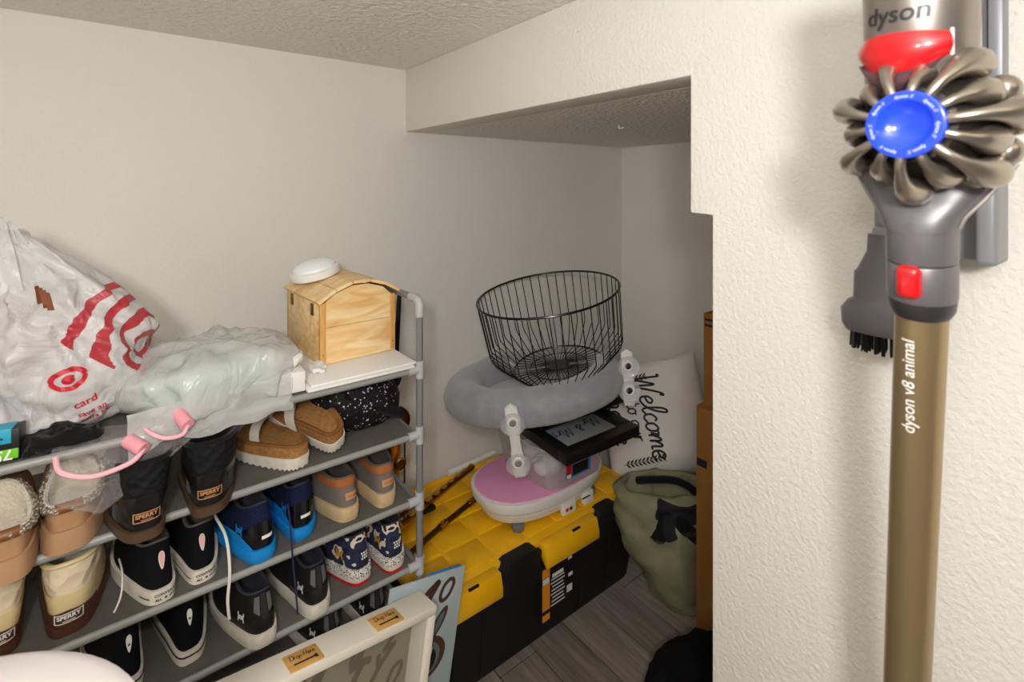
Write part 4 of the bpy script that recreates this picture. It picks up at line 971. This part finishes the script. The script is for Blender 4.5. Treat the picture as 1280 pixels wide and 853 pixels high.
def strapdecal(nm, mt, pts, wd, off=.004):
    decal(nm, ribbon([tuple(p)[:2] for p in catmull([(a, b, 0) for a, b in pts], 5)], wd), mt, df, Vector((0, 0, 0)), cR, Za, bv, vdir, off)
strapdecal('strap', 'black_fabric', [(-.09, .40), (-.10, .345), (-.125, .295)], .045); strapdecal('strap', 'black_fabric', [(-.055, .38), (.0, .325), (.055, .285)], .044)
strapdecal('collar_band', 'navy_lining', [(-.12, .405), (-.08, .395), (.0, .385), (.06, .40)], .06, .003); strapdecal('strap', 'navy_lining', [(-.075, .39), (-.08, .34), (-.07, .31)], .04, .005)
MB().tube([Vector((0, 0, 0)) + cR * a + cF * b + Za * z for a, b, z in [(q_.x, q_.y, q_.z) for q_ in catmull([(-.15, .03, .425), (-.10, -.01, .45), (-.02, -.02, .45), (.04, -.04, .42), (.05, -.09, .37)], 5)]], .013, 10).build('handle', 'black_fabric', df)
cb1 = thing('cardboard_box', 'tall brown cardboard box standing on the floor behind the partition', 'box', (1.48, .60, 0))
rbox('carton', 'cardboard', cb1, 0, .28, 0, .338, 0, .79, .002); rbox('tape', 'cardboard_tape', cb1, -.0008, .05, .15, .20, .70, .791, .0005)
rbox('flap', 'cardboard', cb1, .0, .28, .0, .335, .791, .795, .001); rbox('hand_hole', 'print_black', cb1, -.0009, .002, .30, .335, .60, .625, .0004)
cb2 = thing('cardboard_box', 'smaller brown cardboard box on top of the tall carton', 'box', (1.49, .60, .796))
rbox('carton', 'cardboard', cb2, 0, .26, 0, .318, 0, .30, .002)
decal('printed_bars', join2d((rect2d(.03, .008), 0, 0), (rect2d(.03, .008), 0, -.018)), 'print_black', cb2, (0, .298, .28), Vector((0, -1, 0)), Za, None, Xa, .0006)
rbox('tape', 'cardboard_tape', cb2, -.0008, .05, .14, .19, .2, .301, .0005)
bb = blob(.17, .12, .075, .7, .8, .03, 8, 33, 56, 26, .006); shift(bb, (1.30, .80, 0))
tag(bb.build('black_bag', 'black_canvas', ang=60), 'slumped black cloth bag on the floor by the partition', 'bag')

# ------------------------------------------------------------------ leaning frame and sign
def plane_thing(t, TR, xdir, down):
    TR = Vector(TR); xd = Vector(xdir).normalized(); up = -Vector(down); up = (up - xd * up.dot(xd)).normalized(); nn = xd.cross(up)
    Mx = Matrix(((xd.x, up.x, nn.x, TR.x), (xd.y, up.y, nn.y, TR.y), (xd.z, up.z, nn.z, TR.z), (0, 0, 0, 1)))
    t.location = TR; t.rotation_euler = Mx.to_euler(); return Mx
wf = thing('drop_box_frame', 'white drop-slot shadow frame leaning on the rack front', 'picture frame')
plane_thing(wf, (.590, 1.098, .503), (.449, .06, -.088), (0, -.03, -1))
Wd, Hd, bw, th = .52, .47, .020, .070      # local: x left negative, y down negative, z toward camera
rbox('frame_side', 'white_frame', wf, -Wd, 0, -bw, 0, -th / 2, th / 2, .0025); rbox('frame_side', 'white_frame', wf, -Wd, 0, -Hd, -Hd + bw, -th / 2, th / 2, .0025)
rbox('frame_side', 'white_frame', wf, -bw, 0, -Hd + bw, -bw, -th / 2, th / 2, .0025); rbox('frame_side', 'white_frame', wf, -Wd, -Wd + bw, -Hd + bw, -bw, -th / 2, th / 2, .0025)
rbox('backing', 'mount_cloth', wf, -Wd + bw, -bw, -Hd + bw, -bw, -th / 2 + .002, -th / 2 + .010, .0005)
rbox('pane', 'glass_pane', wf, -Wd + bw, -bw, -Hd + bw, -bw, th / 2 - .012, th / 2 - .009, .0003)
for xx in (-.125, -.315):
    pq = rbox('plaque', 'plaque_wood', wf, xx - .034, xx + .034, .0, .0035, -.014, .030, .0006)
    ek = dict(U=Xa, Vv=Vector((0, 0, -1)), D=Vector((0, -1, 0)))
    decal('plaque_lettering', script2d('Drop Here', .052, .10), 'print_brown', pq, (xx, .0036, .001), off=.0004, **ek)
    decal('slot', join2d((rect2d(.046, .0042), 0, 0), (rect2d(.006, .009), .022, .0)), 'print_black', pq, (xx, .0036, .018), off=.0005, **ek)
zf = -th / 2 + .0105
fk = dict(U=Xa, Vv=Ya, D=Vector((0, 0, -1)), off=.0006)
for st, wd_, x, y in (('Z', .05, -.075, -.068), ('a', .04, -.165, -.072), ('d', .05, -.255, -.075), ('T', .06, -.155, -.125), ('Y', .07, -.095, -.118), ('O', .045, -.055, -.155), ('a', .05, -.235, -.135), ('Y', .06, -.31, -.10)):
    decal('lettering', script2d(st, wd_, .18, .35), 'print_brown', wf, (x, y, zf), **fk)
bs = thing('painted_sign', 'light blue painted sign with 10 and an animal drawing', 'sign')
plane_thing(bs, (.728, 1.150, .486), (.148, .004, -.030), (0, -.03, -1))
rbox('board', 'sign_blue', bs, -.22, 0, -.46, 0, -.006, .0, .0012)
bk = thing('blue_board', 'bright blue thin board standing behind the painted sign', 'board')
plane_thing(bk, (.722, 1.1605, .487), (.148, .004, -.030), (0, -.03, -1)); rbox('board', 'sign_edge', bk, -.105, 0, -.455, 0, -.004, .0, .0008)
gk = dict(U=Xa, Vv=Ya, D=Vector((0, 0, -1)))
decal('lettering', rot2d(script2d('0', .043, .16, .2), -.2), 'print_brown', bs, (-.050, -.044, 0), off=.0004, **gk)
decal('lettering', rot2d(script2d('1', .042, .16, .3), -.2), 'print_brown', bs, (-.100, -.050, 0), off=.0004, **gk)
def ell(rx, ry, cx, cy, rot=0, n=28): v = [(rx * math.cos(2 * PI * i / n), ry * math.sin(2 * PI * i / n)) for i in range(n)]; v, f = rot2d((v, [tuple(range(n))]), rot); return [(a + cx, b + cy) for a, b in v], f
for i, (rx, ry, cx, cy, ro, mt) in enumerate(((.040, .014, -.062, -.118, 1.05, 'print_brown'), (.030, .008, -.064, -.121, 1.05, 'ear_grey'), (.062, .050, -.092, -.195, .3, 'print_brown'), (.052, .042, -.098, -.198, .3, 'ear_grey'), (.044, .034, -.10, -.203, .3, 'black_plastic'), (.026, .011, -.088, -.19, .9, 'sole_cream'))):
    decal('drawing', ell(rx, ry, cx, cy, ro), mt, bs, (0, 0, 0), off=.0003 + .0002 * i, **gk)

# ------------------------------------------------------------------ hamper in the near corner
hm = thing('laundry_hamper', 'white round-lidded hamper, blurred in the near foreground', 'hamper', (-.178, .560, 0))
MB().lathe([(.15, 0), (.16, .004), (.192, .977), (.190, .980)], 64).build('body', 'hamper_white', hm)
MB().lathe([(.196, .972), (.202, .978), (.203, .997), (.198, 1.012), (.180, 1.024), (.12, 1.032), (.001, 1.035)], 64).build('lid', 'hamper_white', hm)

# ------------------------------------------------------------------ vacuum on its dock
vz = Vector((-.19, -.04, 1)).normalized(); vx = Vector((0, -1, 0)); vx = (vx - vz * vx.dot(vz)).normalized(); vy = vz.cross(vx)
VM = Matrix(((vx.x, vy.x, vz.x, .585), (vx.y, vy.y, vz.y, .139), (vx.z, vy.z, vz.z, 1.388), (0, 0, 0, 1)))
va = thing('stick_vacuum', 'cordless stick vacuum with gold wand and blue-capped cyclone', 'vacuum'); va.location = (.585, .139, 1.388); va.rotation_euler = VM.to_euler()
wl = VM.inverted() @ Vector((.658, .169, .976)); wdir = wl.normalized()
wend = wdir * .97
wand = MB().tube([Vector((0, 0, .004)), wdir * .002, wdir * .5, wend], .0200, 40); wand.build('wand', 'wand_gold', va)
bw_ = wand.bvh()
decal('wand_lettering', text2d('dyson v8 animal', .092, bold=.01), 'print_white', va, Vector((-.002, 0, -.070)), Vector((0, 0, 1)), Vector((-1, 0, 0)), bw_, Vector((.10, 1, 0)), .0006)
Mh = Matrix.Translation(wend)
hd = MB(); hd.box(-.12, .12, -.06, .05, -.05, .0, Mh).build('cleaner_head', 'iron_grey', va, bevel=.018, seg=4)
MB().tube([wend + Vector((-.105, -.045, -.03)), wend + Vector((.105, -.045, -.03))], .026, 20).build('roller', 'blue_cap', va)
MB().lathe([(.0215, -.004), (.0245, .002), (.0255, .012), (.0255, .014)], 40).build('wand_cuff', 'dark_ring', va)
MB().lathe([(.0255, .0125), (.0262, .015), (.0262, .046), (.0255, .047)], 40).build('lower_collar', 'iron_grey', va)
MB().lathe([(.0250, .045), (.0252, .049)], 40).build('joint_ring', 'dark_ring', va)
MB().lathe([(.0258, .0485), (.0262, .050), (.0262, .085), (.024, .092)], 40).build('upper_collar', 'iron_grey', va)
bt = MB(); bt.box(-.0125, .0065, -.0315, -.018, .018, .049); bt.build('release_button', 'red', va, bevel=.009, seg=5)
# yoke
rings = []
for z, rx, ry, oy in ((.078, .026, .026, 0), (.090, .030, .027, .002), (.104, .040, .028, .012), (.118, .050, .028, .020), (.134, .058, .028, .026)):
    rings.append([(x, y + oy, z) for x, y in sup(rx, ry, 48, .8)])
MB().loft(rings).build('yoke', 'iron_grey', va)
for sx_ in (-1, 1):
    MB().tube([(sx_ * .0262, -.004, .080), (sx_ * .0305, -.002, .091), (sx_ * .0405, .006, .104), (sx_ * .0585, .018, .133)], .0022, 8).build('yoke_edge', 'nickel', va)
# body / bin
cyl = MB().lathe([(.030, .170), (.0395, .185), (.0395, .36), (.036, .365)], 56, Matrix.Translation((-.002, .006, 0))); cyl.build('motor_body', 'nickel', va)
def cpatch(t0, t1, lo, hi, r_, n=24, m=6, cy=.006):
    rows = []
    for j in range(m + 1):
        rows.append([])
        for i in range(n + 1):
            u = i / n; a = R(lerp(t0, t1, u)); z = lerp(lo(u), hi(u), j / m); bul = r_ + (.004 * math.sin(PI * j / m) if m > 3 else 0)
            rows[-1].append(Vector((-.002 + bul * math.sin(a), cy - bul * math.cos(a), z)))
    return MB().grid(rows)
cpatch(-72, 42, lambda u: .228 - .010 * math.sin(PI * u), lambda u: .246 + .005 * math.sin(PI * u), .0400).build('release_catch', 'red', va)
cpatch(-62, 36, lambda u: .227 - .026 * math.sin(PI * u), lambda u: .227 - .009 * math.sin(PI * u), .0398).build('catch_crescent', 'mauve', va)  # dark mauve crescent just below the red catch
for u_ in (-74, 44): cpatch(u_ - 2, u_ + 2, lambda u: .227, lambda u: .248, .0402, 3, 2).build('catch_edge', 'print_white', va)
bvb = cyl.bvh(); decal('brand_lettering', text2d('dyson', .046, shear=.1), 'dark_ring', va, Vector((-.006, 0, .264)), Xa, Za, bvb, Vector((.08, 1, 0)), .0006)
# cyclone cluster
cc = Vector((.006, -.010, .170)); tilt = Matrix.Translation(cc) @ Matrix.Rotation(R(-8), 4, 'X') @ Matrix.Rotation(R(-3), 4, 'Z') @ Matrix.Rotation(R(90), 4, 'X')
# in cluster space +z points to the viewer
MB().lathe([(.001, -.03), (.040, -.028), (.047, -.010), (.044, .012), (.030, .034), (.001, .036)], 40, tilt).build('cyclone_core', 'nickel_dark', va)
for i in range(14):
    a = 2 * PI * (i + .3) / 14; ca, sa = math.cos(a), math.sin(a)
    if i % 2 == 0: pth = [(.020, .046, .0036), (.034, .045, .0040), (.046, .038, .0050), (.055, .026, .0080), (.0595, .012, .0118), (.060, -.001, .0128), (.058, -.012, .0095), (.057, -.017, .004)]
    else: pth = [(.020, .046, .0034), (.031, .044, .0038), (.039, .037, .0050), (.044, .027, .0085), (.046, .014, .0118), (.046, .001, .0118), (.043, -.012, .0085), (.042, -.016, .004)]
    C_ = catmull([(r_, z, k_) for r_, z, k_ in pth], 4)
    m_ = MB().tube([tilt @ Vector((p.x * ca, p.x * sa * .93, p.y)) for p in C_], [p.z for p in C_], 12); m_.build('cyclone_cone', 'cyclone_metal', va)
for i in range(12):
    a = 2 * PI * (i + .1) / 12; c_ = tilt @ Vector((.052 * math.cos(a), .049 * math.sin(a), -.018)); t2 = MB()
    t2.lathe([(.0125 * math.cos(q_ * PI / 12), .0125 * math.sin(q_ * PI / 12)) for q_ in range(-6, 7)], 20, Matrix.Translation(c_)); t2.build('cyclone_cone', 'cyclone_metal', va)
cap = MB().lathe([(.010, .030), (.0255, .040), (.0275, .0475), (.0265, .0505), (.0245, .0512), (.0195, .0505), (.0185, .0492), (.0150, .0460), (.009, .0432), (.001, .0420)], 56, tilt); cap.build('filter_cap', 'blue_cap', va)
it = []
for i in range(7):
    v_, f_ = text2d('dyson //', .0125); aa = -2 * PI * i / 7
    it.append((([((.0222 + y) * math.sin(aa + x / .022), (.0222 + y) * math.cos(aa + x / .022)) for x, y in v_], f_), 0, 0))
vv, ff = join2d(*it); mb = MB(); mb.add([tilt @ Vector((x, y, .0520)) for x, y in vv], ff); mb.build('cap_lettering', 'blue_print', va, smooth=False, weld=False)
# handle behind
MB().tube(catmull([(0, .03, .33), (.0, .09, .34), (.0, .135, .31), (.0, .14, .25), (.0, .11, .20)], 5), .016, 14).build('handle', 'iron_grey', va)
rb = MB().box(-.03, .03, .075, .155, .135, .20).build('battery', 'iron_grey', va, bevel=.012, seg=3)
# dock
dk = thing('wall_dock', 'grey vacuum wall dock screwed to the partition', 'dock', (PX, .165, 1.41))
rbox('back_plate', 'dock_grey', dk, -.030, -.001, -.042, .070, 0, .52, .004)
for y0, y1 in ((-.048, -.028), (.052, .072)):
    rbox('side_arm', 'dock_grey', dk, -.085, -.02, y0, y1, .0 if y0 < 0 else -.02, .20, .006, 3)
rbox('channel', 'iron_grey', dk, -.075, -.02, -.034, -.008, .16, .52, .004); rbox('channel', 'dock_grey', dk, -.055, -.02, -.048, -.034, .16, .52, .003)
rbox('charge_clip', 'dark_ring', dk, -.080, -.03, -.040, -.016, .145, .165, .004)
rbox('release_tab', 'red', dk, -.092, -.08, .060, .072, .0, .03, .003)
bt_ = thing('brush_tool', 'grey mini dusting brush tool clipped to the vacuum dock', 'brush', (.775, .222, 1.290))
rings = []
for z, rx, ry in ((.022, .036, .024), (.03, .040, .027), (.05, .041, .027), (.062, .034, .024), (.066, .029, .021), (.10, .028, .02), (.104, .025, .02), (.128, .016, .016), (.15, .015, .015)):
    rings.append([(x * .85, y * 1.2, z) for x, y in sup(ry, rx, 40, .8)])
MB().loft(rings).build('housing', 'iron_grey', bt_)
m_ = MB()
random.seed(3)
for i in range(150):
    a = random.random() * 2 * PI; r_ = math.sqrt(random.random()); x = math.cos(a) * r_ * .020; y = math.sin(a) * r_ * .038
    m_.tube([(x, y, .026), (x * 1.05, y * 1.05, -.003 + random.random() * .003)], .0011, 4)
br = m_.build('bristles', 'black_plastic', bt_, smooth=False); br['kind'] = 'stuff'
rbox('clip', 'dock_grey', bt_, -.01, .06, -.012, .012, .10, .16, .004)
